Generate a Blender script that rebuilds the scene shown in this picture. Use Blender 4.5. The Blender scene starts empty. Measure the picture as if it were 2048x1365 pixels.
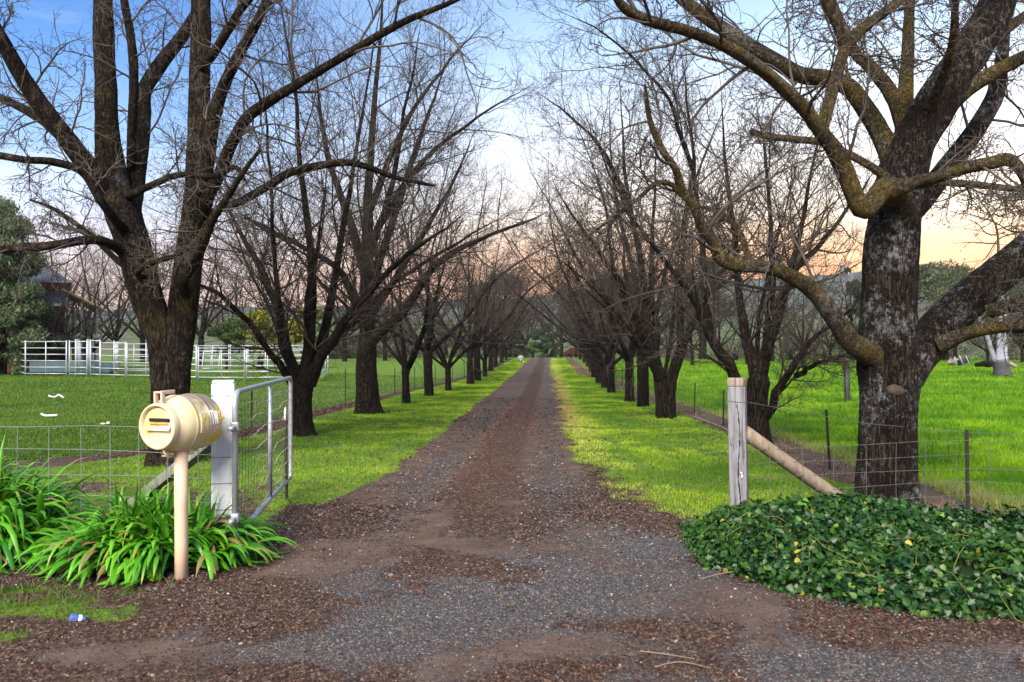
import bpy, math, random
import numpy as np
from mathutils import Vector, Matrix

random.seed(7)
rng = np.random.default_rng(7)
EXPO, SKY, SUN = 1.22, .71, 5.0
HAZE = .00011
SC = bpy.context.scene
COL = SC.collection
PI = math.pi
UP = np.array([0., 0., 1.])

# ------------------------------------------------------------------ measuring
F, CX, HY, CAMZ = 1593.0, 1024.0, 690.0, 1.65
def at(px, py, Y):
    """world point seen at photo pixel (px, py) at distance Y"""
    return np.array([(px - CX) / F * Y, Y, CAMZ - (py - HY) / F * Y])
def sstep(a, b, x):
    t = np.clip((np.asarray(x, float) - a) / (b - a), 0, 1)
    return t * t * (3 - 2 * t)
def _h(ix, iy, s):
    n = (ix.astype(np.int64) * 374761393 + iy.astype(np.int64) * 668265263 + s * 974634541) & 0x7fffffff
    n = ((n ^ (n >> 13)) * 1274126177) & 0x7fffffff
    return ((n ^ (n >> 16)) & 0xffff) / 65535.0
def vnoise(x, y, s=0):
    x = np.asarray(x, float); y = np.asarray(y, float)
    ix, iy = np.floor(x), np.floor(y)
    fx, fy = x - ix, y - iy
    fx = fx * fx * (3 - 2 * fx); fy = fy * fy * (3 - 2 * fy)
    a, b = _h(ix, iy, s), _h(ix + 1, iy, s)
    c, d = _h(ix, iy + 1, s), _h(ix + 1, iy + 1, s)
    return (a * (1 - fx) + b * fx) * (1 - fy) + (c * (1 - fx) + d * fx) * fy
def fbm(x, y, s=0, o=4):
    v, a, t = 0, .5, 0
    for i in range(o):
        v = v + a * vnoise(x * 2 ** i, y * 2 ** i, s + i); t += a; a *= .5
    return v / t

# ------------------------------------------------------------------ the lie of the land
def dcen(Y):
    return -0.76 + 0.0462 * np.asarray(Y, float)
_PY = [-50, 0, 10, 15, 20, 25, 30, 36, 42, 50, 60, 78, 95, 106, 125]
_PZ = [0, 0, 0, -.06, -.18, -.28, -.36, -.37, -.33, -.22, -.08, .04, .10, -.05, -.5]
def gz(X, Y):
    X = np.asarray(X, float); Y = np.asarray(Y, float)
    prof = np.interp(Y, _PY, _PZ)
    u = np.abs(X - dcen(Y))
    flat = np.interp(Y, [-50, 90, 110, 150, 300, 700, 1500, 4000], [0, 0, .2, 2.5, 11, 24, 40, 60])
    far = np.interp(Y, [-50, 112, 150, 300, 700, 1500, 4000], [-.5, -.5, 1.2, 8, 22, 40, 60])
    base = np.where(Y > 112, far, prof)
    m = sstep(5.5, 11, u)
    z = base * (1 - m) + flat * m
    z = z + (fbm(X * .25, Y * .25, 3) - .5) * .05 * sstep(4, 9, u)
    z = z + (fbm(X * 1.3, Y * 1.3, 11, 3) - .5) * .035
    return z
def G(px, py):
    """ground point under photo pixel, solved on the modelled terrain"""
    Y = 1.65 * F / max(py - HY, 8)
    for _ in range(30):
        X = (px - CX) / F * Y
        Y = .5 * Y + .5 * (CAMZ - float(gz(X, Y))) * F / max(py - HY, 8)
    X = (px - CX) / F * Y
    return np.array([X, Y, float(gz(X, Y))])

# ------------------------------------------------------------------ materials
def new_mat(name):
    m = bpy.data.materials.new(name); m.use_nodes = True
    nt = m.node_tree; nt.nodes.clear()
    return m, nt
class NT:
    def __init__(s, nt): s.nt = nt
    def n(s, t, **kw):
        nd = s.nt.nodes.new(t)
        for k, v in kw.items(): setattr(nd, k, v)
        return nd
    def l(s, a, b): s.nt.links.new(a, b)
    def val(s, sock, v):
        if hasattr(v, 'is_output'): s.l(v, sock)
        else: sock.default_value = v
    def mix(s, fac, a, b, mode='MIX'):
        nd = s.n('ShaderNodeMix', data_type='RGBA', blend_type=mode)
        s.val(nd.inputs[0], fac)
        for i, c in ((6, a), (7, b)):
            if hasattr(c, 'is_output'): s.l(c, nd.inputs[i])
            else: nd.inputs[i].default_value = (*c, 1) if len(c) == 3 else c
        return nd.outputs[2]
    def math(s, op, a, b=0.0, c=None):
        nd = s.n('ShaderNodeMath', operation=op)
        s.val(nd.inputs[0], a); s.val(nd.inputs[1], b)
        if c is not None: s.val(nd.inputs[2], c)
        return nd.outputs[0]
    def ramp(s, fac, stops, interp='LINEAR'):
        nd = s.n('ShaderNodeValToRGB'); cr = nd.color_ramp; cr.interpolation = interp
        while len(cr.elements) < len(stops): cr.elements.new(.5)
        for e, (p, c) in zip(cr.elements, stops):
            e.position = p
            e.color = (*c, 1) if hasattr(c, '__len__') else (c, c, c, 1)
        s.val(nd.inputs[0], fac)
        return nd.outputs[0]
    def coord(s, scale=(1, 1, 1), kind='Object'):
        tc = s.n('ShaderNodeTexCoord'); mp = s.n('ShaderNodeMapping')
        mp.inputs['Scale'].default_value = scale
        s.l(tc.outputs[kind], mp.inputs[0]); return mp.outputs[0]
    def noise(s, vec, scale, detail=4, rough=.55, dist=0.0):
        nd = s.n('ShaderNodeTexNoise'); s.l(vec, nd.inputs['Vector'])
        nd.inputs['Scale'].default_value = scale; nd.inputs['Detail'].default_value = detail
        nd.inputs['Roughness'].default_value = rough; nd.inputs['Distortion'].default_value = dist
        return nd.outputs['Fac']
    def voro(s, vec, scale, feature='F1', out='Distance', rnd=1.0):
        nd = s.n('ShaderNodeTexVoronoi', feature=feature); s.l(vec, nd.inputs['Vector'])
        nd.inputs['Scale'].default_value = scale; nd.inputs['Randomness'].default_value = rnd
        return nd.outputs[out]
    def bump(s, h, strength, dist=.02, normal=None):
        nd = s.n('ShaderNodeBump'); s.l(h, nd.inputs['Height'])
        nd.inputs['Strength'].default_value = strength; nd.inputs['Distance'].default_value = dist
        if normal is not None: s.l(normal, nd.inputs['Normal'])
        return nd.outputs[0]
    def out(s, color, rough=.8, normal=None, spec=.4, metal=0.0, trans=None, coat=0.0):
        p = s.n('ShaderNodeBsdfPrincipled')
        if hasattr(color, 'is_output'): s.l(color, p.inputs['Base Color'])
        else: p.inputs['Base Color'].default_value = (*color, 1)
        s.val(p.inputs['Roughness'], rough); s.val(p.inputs['Metallic'], metal)
        p.inputs['Specular IOR Level'].default_value = spec
        p.inputs['Coat Weight'].default_value = coat
        if normal is not None: s.l(normal, p.inputs['Normal'])
        o = s.n('ShaderNodeOutputMaterial')
        sh = p.outputs[0]
        if trans is not None:
            t = s.n('ShaderNodeBsdfTranslucent')
            if hasattr(color, 'is_output'): s.l(color, t.inputs[0])
            else: t.inputs[0].default_value = (*color, 1)
            mx = s.n('ShaderNodeMixShader'); mx.inputs[0].default_value = trans
            s.l(sh, mx.inputs[1]); s.l(t.outputs[0], mx.inputs[2]); sh = mx.outputs[0]
        s.l(sh, o.inputs[0])

def bark_mat(name, dark, light, lichen=.5, moss=.4, mosscol=(.16, .12, .02), scale=1.0, lichcol=(.25, .265, .29), streak=.16):
    m, nt = new_mat(name); k = NT(nt)
    v = k.coord((1, 1, streak)); v1 = k.coord((1, 1, 1))
    fine = k.noise(v, 70 * scale, 6, .7, .5); mid = k.noise(v, 24 * scale, 5, .65, 1.2)
    rid = k.math('ABSOLUTE', k.math('SUBTRACT', mid, .5))
    crack = k.ramp(rid, [(0, 1), (.055, 0)])
    c = k.mix(k.ramp(k.math('ADD', k.math('MULTIPLY', fine, .6), k.math('MULTIPLY', rid, 1.6)), [(.28, 0), (.62, 1)]), dark, light)
    c = k.mix(k.math('MULTIPLY', crack, .8), c, tuple(x * .35 for x in dark))
    ms = k.math('MULTIPLY', k.ramp(k.noise(v1, 2.6, 5, .6), [(.66 - .3 * moss, 0), (.80 - .2 * moss, 1)]), k.ramp(k.noise(v1, 34, 5, .7), [(.38, .15), (.60, 1)]))
    c = k.mix(k.math('MULTIPLY', ms, .8), c, mosscol)
    c = k.mix(k.ramp(k.noise(v1, 8, 5, .7), [(.68, 0), (.74, min(.8, moss))]), c, (.24, .11, .015))
    # grey lichen: lacy crusts gathered in drifts, not dots
    drift = k.noise(v1, 1.9, 3, .6); lace = k.noise(v1, 46, 6, .78, .8); blot = k.noise(v1, 17, 4, .65)
    f = k.math('ADD', k.math('ADD', k.math('MULTIPLY', drift, .9), k.math('MULTIPLY', blot, .8)), k.math('MULTIPLY', lace, 1.0))
    lm = k.ramp(f, [(1.0 - .0, 0), (1.0, 0)]) if False else k.math('MULTIPLY_ADD', f, 5.0, -5.0 * (1.62 - .22 * lichen))
    cl = k.n('ShaderNodeClamp'); k.l(lm, cl.inputs[0]); lm = cl.outputs[0]
    lc = k.mix(k.ramp(k.noise(v1, 90, 3, .7), [(.35, 0), (.65, 1)]), tuple(x * .45 for x in lichcol), lichcol)
    c = k.mix(k.math('MULTIPLY', lm, min(1, .45 + lichen * .6)), c, lc)
    c = k.mix(k.ramp(k.noise(v1, 2.2, 3), [(.3, .0), (.7, .45)]), c, k.mix(1.0, c, (.5, .46, .42), 'MULTIPLY'))
    h = k.math('ADD', k.math('SUBTRACT', k.math('MULTIPLY', fine, .7), crack), k.math('MULTIPLY', rid, 2.0))
    k.out(c, .92, k.bump(h, 1.0, .03), spec=.12)
    return m
def plain(name, col, rough=.6, var=.15, nscale=30, bump=.1, metal=0.0, spec=.4, col2=None, thr=(.45, .6), stretch=(1, 1, 1)):
    m, nt = new_mat(name); k = NT(nt); v = k.coord(stretch)
    n = k.noise(v, nscale, 5, .6)
    c = k.mix(k.ramp(n, [(.25, 0), (.75, 1)]), tuple(x * (1 - var) for x in col), tuple(min(1, x * (1 + var)) for x in col))
    if col2 is not None:
        c = k.mix(k.ramp(k.noise(v, nscale * .23, 5, .65), [(thr[0], 0), (thr[1], 1)]), c, col2)
    k.out(c, rough, k.bump(n, bump, .01), metal=metal, spec=spec)
    return m
def leaf_mat(name, rough=.5, trans=.25, spec=.4, hue=None, coat=0.0):
    """colour from the per-leaf colour attribute"""
    m, nt = new_mat(name); k = NT(nt)
    a = k.n('ShaderNodeVertexColor', layer_name='Col')
    c = a.outputs[0]
    n = k.noise(k.coord(), 60, 2)
    c = k.mix(.35, c, k.mix(1.0, c, k.ramp(n, [(.3, .55), (.7, 1.35)]), 'MULTIPLY'))
    k.out(c, rough, spec=spec, trans=trans, coat=coat)
    return m

def ground_mat():
    m, nt = new_mat('ground_surface'); k = NT(nt)
    att = k.n('ShaderNodeVertexColor', layer_name='Zone')
    sp = k.n('ShaderNodeSeparateColor'); k.l(att.outputs[0], sp.inputs[0])
    gravel, litter, grass = sp.outputs[0], sp.outputs[1], sp.outputs[2]
    far = k.n('ShaderNodeAttribute', attribute_name='Far').outputs['Fac']
    v = k.coord()
    # dirt, dusty tan brown
    n1 = k.noise(v, 3.0, 6, .62); n2 = k.noise(v, 45, 4, .7); n3 = k.noise(v, 160, 2, .6)
    dirt = k.mix(k.ramp(n2, [(.3, 0), (.7, 1)]), (.048, .034, .028), (.108, .073, .058))
    dirt = k.mix(k.ramp(n1, [(.42, 0), (.70, .6)]), dirt, (.15, .112, .094))
    # gravel: individual stones of blue-grey and buff
    vc = k.voro(v, 95, 'F1', 'Color'); vd = k.voro(v, 95, 'F1', 'Distance'); ve = k.voro(v, 95, 'DISTANCE_TO_EDGE')
    hs = k.n('ShaderNodeSeparateColor'); k.l(vc, hs.inputs[0])
    stone = k.ramp(hs.outputs[0], [(0, (.035, .038, .046)), (.45, (.060, .061, .068)), (.8, (.115, .112, .118)), (.93, (.22, .19, .165)), (1, (.30, .28, .26))])
    stone = k.mix(k.ramp(ve, [(0, .75), (.10, 0)]), stone, (.03, .026, .024))
    gm = k.ramp(k.math('ADD', gravel, k.math('MULTIPLY', k.math('SUBTRACT', k.noise(v, 22, 4, .7), .5), 1.1)), [(.38, 0), (.60, 1)])
    c = k.mix(gm, dirt, stone)
    # leaf and bark litter: stretched flakes, red brown to grey
    lv = k.coord((1, 1, 1)); ld = k.n('ShaderNodeVectorMath', operation='ADD')
    nn = k.n('ShaderNodeTexNoise'); k.l(lv, nn.inputs['Vector']); nn.inputs['Scale'].default_value = 25
    sc = k.n('ShaderNodeVectorMath', operation='SCALE'); k.l(nn.outputs['Color'], sc.inputs[0]); sc.inputs['Scale'].default_value = .06
    k.l(lv, ld.inputs[0]); k.l(sc.outputs[0], ld.inputs[1])
    lc = k.voro(ld.outputs[0], 55, 'F1', 'Color'); le = k.voro(ld.outputs[0], 55, 'DISTANCE_TO_EDGE')
    ls = k.n('ShaderNodeSeparateColor'); k.l(lc, ls.inputs[0])
    flake = k.ramp(ls.outputs[1], [(0, (.016, .010, .008)), (.4, (.052, .029, .021)), (.75, (.095, .053, .037)), (.93, (.16, .105, .08)), (1, (.30, .23, .19))])
    flake = k.mix(k.ramp(le, [(0, .8), (.08, 0)]), flake, (.012, .008, .007))
    lm = k.ramp(k.math('ADD', litter, k.math('MULTIPLY', k.math('SUBTRACT', k.noise(v, 14, 5, .75), .5), 1.3)), [(.40, 0), (.62, 1)])
    c = k.mix(lm, c, flake)
    c = k.mix(1.0, c, (.86, .82, .80), 'MULTIPLY')
    # turf under the blades
    turf = k.mix(k.ramp(k.noise(v, 1.1, 5, .65), [(.3, 0), (.7, 1)]), (.06, .13, .008), (.15, .25, .014))
    turf = k.mix(k.ramp(k.noise(v, 26, 4, .7), [(.42, .65), (.60, 0)]), turf, (.035, .06, .010))
    turf = k.mix(far, turf, k.mix(k.ramp(k.noise(v, .02, 4), [(.4, 0), (.6, 1)]), (.05, .085, .025), (.085, .095, .05)))
    tm = k.ramp(k.math('ADD', grass, k.math('MULTIPLY', k.math('SUBTRACT', k.noise(v, 9, 5, .75), .5), .9)), [(.42, 0), (.58, 1)])
    c = k.mix(tm, c, turf)
    h = k.math('ADD', k.math('MULTIPLY', vd, k.math('MULTIPLY', gm, -.8)), k.math('MULTIPLY', n2, .7))
    h = k.math('ADD', h, k.math('MULTIPLY', k.math('MULTIPLY', ls.outputs[0], lm), .9))
    h = k.math('ADD', h, k.math('MULTIPLY', n3, .3))
    k.out(c, .92, k.bump(h, .8, .02), spec=.2)
    return m

# ------------------------------------------------------------------ mesh helpers
def link(o, parent=None):
    COL.objects.link(o)
    if parent is not None: o.parent = parent
    return o
def tag(o, label=None, cat=None, group=None, kind=None):
    if label: o['label'] = label
    if cat: o['category'] = cat
    if group: o['group'] = group
    if kind: o['kind'] = kind
    return o
def empty(name, loc, label, cat, group=None, rz=0):
    o = bpy.data.objects.new(name, None); link(o)
    o.location = Vector([float(x) for x in loc]); o.rotation_euler = (0, 0, rz); o.empty_display_size = .2
    return tag(o, label, cat, group)
def raw_mesh(name, V, quads=None, tris=None, mat=None, smooth=True, attrs=None):
    V = np.asarray(V, np.float32)
    me = bpy.data.meshes.new(name)
    nq = 0 if quads is None else len(quads); ntr = 0 if tris is None else len(tris)
    li = []
    if nq: li.append(np.asarray(quads, np.int32).ravel())
    if ntr: li.append(np.asarray(tris, np.int32).ravel())
    li = np.concatenate(li)
    tot = np.concatenate([np.full(nq, 4, np.int32), np.full(ntr, 3, np.int32)])
    st = np.concatenate([[0], np.cumsum(tot)[:-1]]).astype(np.int32)
    me.vertices.add(len(V)); me.vertices.foreach_set('co', V.ravel())
    me.loops.add(len(li)); me.loops.foreach_set('vertex_index', li)
    me.polygons.add(len(tot)); me.polygons.foreach_set('loop_start', st)
    me.polygons.foreach_set('loop_total', tot)
    me.polygons.foreach_set('use_smooth', np.full(len(tot), smooth, bool))
    for nm, (typ, data) in (attrs or {}).items():
        a = me.attributes.new(nm, typ, 'POINT')
        if typ == 'FLOAT_COLOR':
            d = np.ones((len(V), 4), np.float32); d[:, :3] = data
            a.data.foreach_set('color', d.ravel())
        else:
            a.data.foreach_set('value', np.asarray(data, np.float32))
    me.update(calc_edges=True); me.validate()
    if mat: me.materials.append(mat)
    return me
def mesh_obj(name, me, parent=None):
    return link(bpy.data.objects.new(name, me), parent)

class MB:
    """collects shapes, builds one mesh object"""
    def __init__(s): s.v = []; s.q = []; s.t = []; s.c = []; s.n = 0
    def add(s, V, quads=(), tris=(), col=None):
        V = np.asarray(V, float)
        s.v.append(V)
        if len(quads): s.q.append(np.asarray(quads, int) + s.n)
        if len(tris): s.t.append(np.asarray(tris, int) + s.n)
        if col is not None: s.c.append(np.broadcast_to(np.asarray(col, float), (len(V), 3)))
        s.n += len(V); return s
    def tube(s, P, R, sides=8, cap=True, col=None):
        V, Q = tubes(np.asarray(P, float)[None], np.broadcast_to(np.asarray(R, float), (len(P),))[None], sides)
        T = []
        if cap:
            K = len(P); n = len(V)
            V = np.vstack([V, np.asarray(P[0], float)[None], np.asarray(P[-1], float)[None]])
            for j in range(sides):
                T.append((n, (j + 1) % sides, j)); b = (K - 1) * sides
                T.append((n + 1, b + j, b + (j + 1) % sides))
        return s.add(V, Q, T, col)
    def box(s, size, loc=(0, 0, 0), M=None, bevel=0.0, col=None):
        x, y, z = [a / 2 for a in size]
        if bevel <= 0:
            V = np.array([(i * x, j * y, k * z) for k in (-1, 1) for j in (-1, 1) for i in (-1, 1)], float)
            Q = [(0, 2, 3, 1), (4, 5, 7, 6), (0, 1, 5, 4), (2, 6, 7, 3), (0, 4, 6, 2), (1, 3, 7, 5)]
            T = []
        else:
            import bmesh
            bm = bmesh.new(); bmesh.ops.create_cube(bm, size=1)
            for w in bm.verts: w.co = Vector((w.co.x * size[0], w.co.y * size[1], w.co.z * size[2]))
            bmesh.ops.bevel(bm, geom=bm.edges[:], offset=bevel, segments=2, profile=.6, affect='EDGES')
            bm.verts.ensure_lookup_table()
            V = np.array([tuple(w.co) for w in bm.verts]); Q = []; T = []
            for f in bm.faces:
                idx = [w.index for w in f.verts]
                if len(idx) == 4: Q.append(idx)
                else:
                    for i in range(1, len(idx) - 1): T.append((idx[0], idx[i], idx[i + 1]))
            bm.free()
        if M is not None: V = V @ np.array(M.to_3x3()).T
        return s.add(V + np.asarray(loc, float), Q, T, col)
    def lathe(s, prof, seg=32, M=None, loc=(0, 0, 0), col=None):
        """profile of (r, h) turned about local z"""
        V = []; Q = []
        for r, h in prof:
            for j in range(seg):
                a = 2 * PI * j / seg; V.append((r * math.cos(a), r * math.sin(a), h))
        for i in range(len(prof) - 1):
            for j in range(seg):
                Q.append((i * seg + j, i * seg + (j + 1) % seg, (i + 1) * seg + (j + 1) % seg, (i + 1) * seg + j))
        V = np.array(V)
        if M is not None: V = V @ np.array(M.to_3x3()).T
        return s.add(V + np.asarray(loc, float), Q, (), col)
    def sphere(s, c, r, seg=8, col=None, wob=0.0):
        rr = np.broadcast_to(np.asarray(r, float), (3,)); V = []; Q = []
        rings = max(4, seg // 2 + 1)
        for i in range(rings + 1):
            th = PI * i / rings
            for j in range(seg):
                a = 2 * PI * j / seg
                w = 1 + wob * (random.random() - .5)
                V.append((c[0] + rr[0] * w * math.sin(th) * math.cos(a), c[1] + rr[1] * w * math.sin(th) * math.sin(a), c[2] - rr[2] * w * math.cos(th)))
        for i in range(rings):
            for j in range(seg):
                Q.append((i * seg + j, i * seg + (j + 1) % seg, (i + 1) * seg + (j + 1) % seg, (i + 1) * seg + j))
        return s.add(V, Q, (), col)
    def build(s, name, mat, parent=None, smooth=True, origin=(0, 0, 0)):
        V = np.vstack(s.v) - np.asarray(origin, float)
        at_ = {'Col': ('FLOAT_COLOR', np.vstack(s.c))} if s.c else None
        me = raw_mesh(name, V, np.vstack(s.q) if s.q else None, np.vstack(s.t) if s.t else None, mat, smooth, at_)
        return mesh_obj(name, me, parent)
def flat_shade(o, ang=35):
    me = o.data
    try: me.set_sharp_from_angle(angle=math.radians(ang))
    except Exception: pass
    return o

def frames(T):
    ref = np.where(np.abs(T[..., 2:3]) > .92, np.array([1., 0, 0]), np.array([0., 0, 1.]))
    a = np.cross(ref, T); a /= np.linalg.norm(a, axis=-1, keepdims=True) + 1e-9
    return a, np.cross(T, a)
def tubes(P, R, sides):
    """P [B,K,3], R [B,K] -> verts, quads of B tapered tubes"""
    B, K, _ = P.shape
    T = np.gradient(P, axis=1); T /= np.linalg.norm(T, axis=-1, keepdims=True) + 1e-9
    # one reference per tube, carried along it, so that tubes do not twist
    a, b = frames(T)
    A = np.empty_like(a); A[:, 0] = a[:, 0]
    for i in range(1, K):
        w = A[:, i - 1] - T[:, i] * np.sum(A[:, i - 1] * T[:, i], -1, keepdims=True)
        A[:, i] = w / (np.linalg.norm(w, axis=-1, keepdims=True) + 1e-9)
    Bn = np.cross(T, A)
    th = np.arange(sides) * 2 * PI / sides
    V = P[:, :, None] + R[:, :, None, None] * (A[:, :, None] * np.cos(th)[:, None] + Bn[:, :, None] * np.sin(th)[:, None])
    idx = np.arange(B * K * sides).reshape(B, K, sides)
    n = np.roll(idx, -1, axis=2)
    Q = np.stack([idx[:, :-1], n[:, :-1], n[:, 1:], idx[:, 1:]], -1).reshape(-1, 4)
    return V.reshape(-1, 3), Q
def resample(P, R, K, smooth=True):
    P = np.asarray(P, float); R = np.asarray(R, float)
    if len(P) > 2 and smooth:       # Catmull-Rom
        E = np.vstack([2 * P[0] - P[1], P, 2 * P[-1] - P[-2]]); out = []; ro = []
        for i in range(1, len(E) - 2):
            for t in np.linspace(0, 1, 6, endpoint=False):
                a, b, c, d = E[i - 1], E[i], E[i + 1], E[i + 2]
                out.append(.5 * ((2 * b) + (-a + c) * t + (2 * a - 5 * b + 4 * c - d) * t * t + (-a + 3 * b - 3 * c + d) * t ** 3))
                ro.append(R[i - 1] * (1 - t) + R[i] * t)
        out.append(P[-1]); ro.append(R[-1]); P, R = np.array(out), np.array(ro)
    s = np.concatenate([[0], np.cumsum(np.linalg.norm(np.diff(P, axis=0), axis=1))])
    q = np.linspace(0, s[-1], K)
    return np.stack([np.interp(q, s, P[:, i]) for i in range(3)], 1), np.interp(q, s, R)

# ------------------------------------------------------------------ growing bare trees
def grow(P, R, r, n, t0, t1, ang, angs, lf, lmin, lmax, K, trop, wander, rfrac, rtip, curl=0.0, tiplen=.45, rcap=9.):
    """n side shoots on each of the B axes P [B,Kp,3]; returns child axes"""
    B, Kp, _ = P.shape
    Lp = np.linalg.norm(np.diff(P, axis=1), axis=-1).sum(1)
    t = t0 + (t1 - t0) * (np.arange(n)[None] + r.random((B, n))) / n
    f = t * (Kp - 1); i = np.clip(f.astype(int), 0, Kp - 2); w = (f - i)[..., None]
    bi = np.arange(B)[:, None]
    pos = P[bi, i] * (1 - w) + P[bi, i + 1] * w
    T = P[bi, i + 1] - P[bi, i]; T /= np.linalg.norm(T, axis=-1, keepdims=True) + 1e-9
    rad = R[bi, i] * (1 - w[..., 0]) + R[bi, i + 1] * w[..., 0]
    a, b = frames(T)
    az = np.arange(n)[None] * 2.399 + r.random((B, 1)) * 6.28 + r.normal(0, .5, (B, n))
    an = np.radians(ang + r.normal(0, angs, (B, n)))[..., None]
    d = T * np.cos(an) + (a * np.cos(az)[..., None] + b * np.sin(az)[..., None]) * np.sin(an)
    L = np.clip(Lp[:, None] * lf * (1 - (1 - tiplen) * t) * r.uniform(.6, 1.25, (B, n)), lmin, lmax)
    pos = pos.reshape(-1, 3); d = d.reshape(-1, 3); L = L.reshape(-1); rad = rad.reshape(-1)
    N = len(pos); out = np.empty((N, K, 3)); out[:, 0] = pos
    step = (L / (K - 1))[:, None]
    ax = r.normal(0, 1, (N, 3)); ax /= np.linalg.norm(ax, axis=1, keepdims=True)
    cu = curl * r.uniform(.3, 1.3, (N, 1))
    for q in range(1, K):
        d = d + UP * trop / (K - 1) + r.normal(0, wander, (N, 3)) / math.sqrt(K - 1) + np.cross(ax, d) * cu / (K - 1)
        d /= np.linalg.norm(d, axis=1, keepdims=True)
        out[:, q] = out[:, q - 1] + d * step
    r0 = np.minimum(np.minimum(rad * rfrac, rcap), np.maximum(L * .022, rtip * 1.2))
    s = np.linspace(0, 1, K)[None]
    Rr = rtip + np.maximum(r0[:, None] - rtip, 0) * (1 - s) ** .9
    return out, Rr
def knobbly(P, R, r, amt=.05):
    return R * (1 + amt * r.normal(0, 1, R.shape))

def trunk_tubes(mb, axes, sides, r, lump=.05, fissure=0.0, flare=0.0):
    for P, R in axes:
        K = len(P); V, Q = tubes(P[None], (R if fissure else knobbly(P, R, r, lump * .5))[None], sides)
        c = np.repeat(P, sides, axis=0); off = V - c
        th = np.tile(np.arange(sides) / sides, K); s_ = np.concatenate([[0], np.cumsum(np.linalg.norm(np.diff(P, axis=0), axis=1))]); hh = np.repeat(s_, sides)
        ph = r.random() * 50
        w = 1 + lump * 2 * (vnoise(np.cos(th * 6.283) * 1.2 + ph, hh * 2.6 + np.sin(th * 6.283) * 1.2, 5) - .5)
        if fissure:          # furrowed bark: upright ridges that wander and break
            t2 = (th + .5) % 1.0; Rm_ = np.repeat(R, sides); n = max(8, int(R.mean() * 6.283 / .042))
            wob = (fbm(t2 * 9, hh * 2.2, 71) - .5) * .09
            rdg = 1 - np.abs(vnoise((t2 + wob) * n, hh * 5.5, 73) * 2 - 1)
            rdg = .65 * rdg + .35 * fbm((t2 + wob) * n * 2.1, hh * 15, 75, 3)
            seam = np.minimum(sstep(0, .03, t2), sstep(1, .97, t2))
            w = w + (rdg - .55) * seam * fissure / np.maximum(Rm_, .03)
        if flare:            # root buttresses spreading at the foot
            lob = np.maximum(0, np.cos(th * 6.283 * 5 + ph + 1.3 * np.sin(th * 6.283 * 2)))
            w = w + flare * (lob - .25) * np.exp(-np.maximum(hh - .1, 0) / .22)
        mb.add(c + off * w[:, None], Q)
        n = mb.n
        mb.add(P[-1][None] + (P[-1] - P[-2])[None] * .15, (), [])
        mb.t.append(np.array([(n, n - sides + j, n - sides + (j + 1) % sides) for j in range(sides)]))

def buds(ends, dirs, r, size, n):
    """small dark bud clusters at shoot tips: 6-vertex spindles"""
    N = len(ends)
    c = np.repeat(ends, n, 0) + r.normal(0, size * 1.5, (N * n, 3))
    d = np.repeat(dirs, n, 0) + r.normal(0, .7, (N * n, 3)); d /= np.linalg.norm(d, axis=1, keepdims=True) + 1e-9
    a, b = frames(d); s = size * r.uniform(.6, 1.4, (N * n, 1)); w = s * .42
    V = np.stack([c - d * s, c + a * w, c + b * w, c - a * w, c - b * w, c + d * s], 1).reshape(-1, 3)
    k = np.arange(N * n)[:, None, None] * 6
    T = np.array([(0, 2, 1), (0, 3, 2), (0, 4, 3), (0, 1, 4), (5, 1, 2), (5, 2, 3), (5, 3, 4), (5, 4, 1)])[None] + k
    return V, T.reshape(-1, 3)

def crown_mesh(name, levels, mat, origin, budset=None):
    mb = MB()
    for P, R, sides in levels:
        V, Q = tubes(P, R, sides); mb.add(V, Q)
    if budset is not None: mb.add(budset[0], (), budset[1])
    V = np.vstack(mb.v) - np.asarray(origin)
    return raw_mesh(name, V, np.vstack(mb.q), np.vstack(mb.t) if mb.t else None, mat, True)

def shoots(axes_P, axes_R, r, spec):
    lv = []; P, R = axes_P, axes_R
    for sp in spec:
        sides = sp.pop('sides', 3)
        P, R = grow(P, R, r, **sp)
        lv.append((P, R, sides))
    return lv

def stack_axes(axes, K=14):
    PP, RR = zip(*[resample(P, R, K, False) for P, R in axes])
    return np.stack(PP), np.stack(RR)

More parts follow.
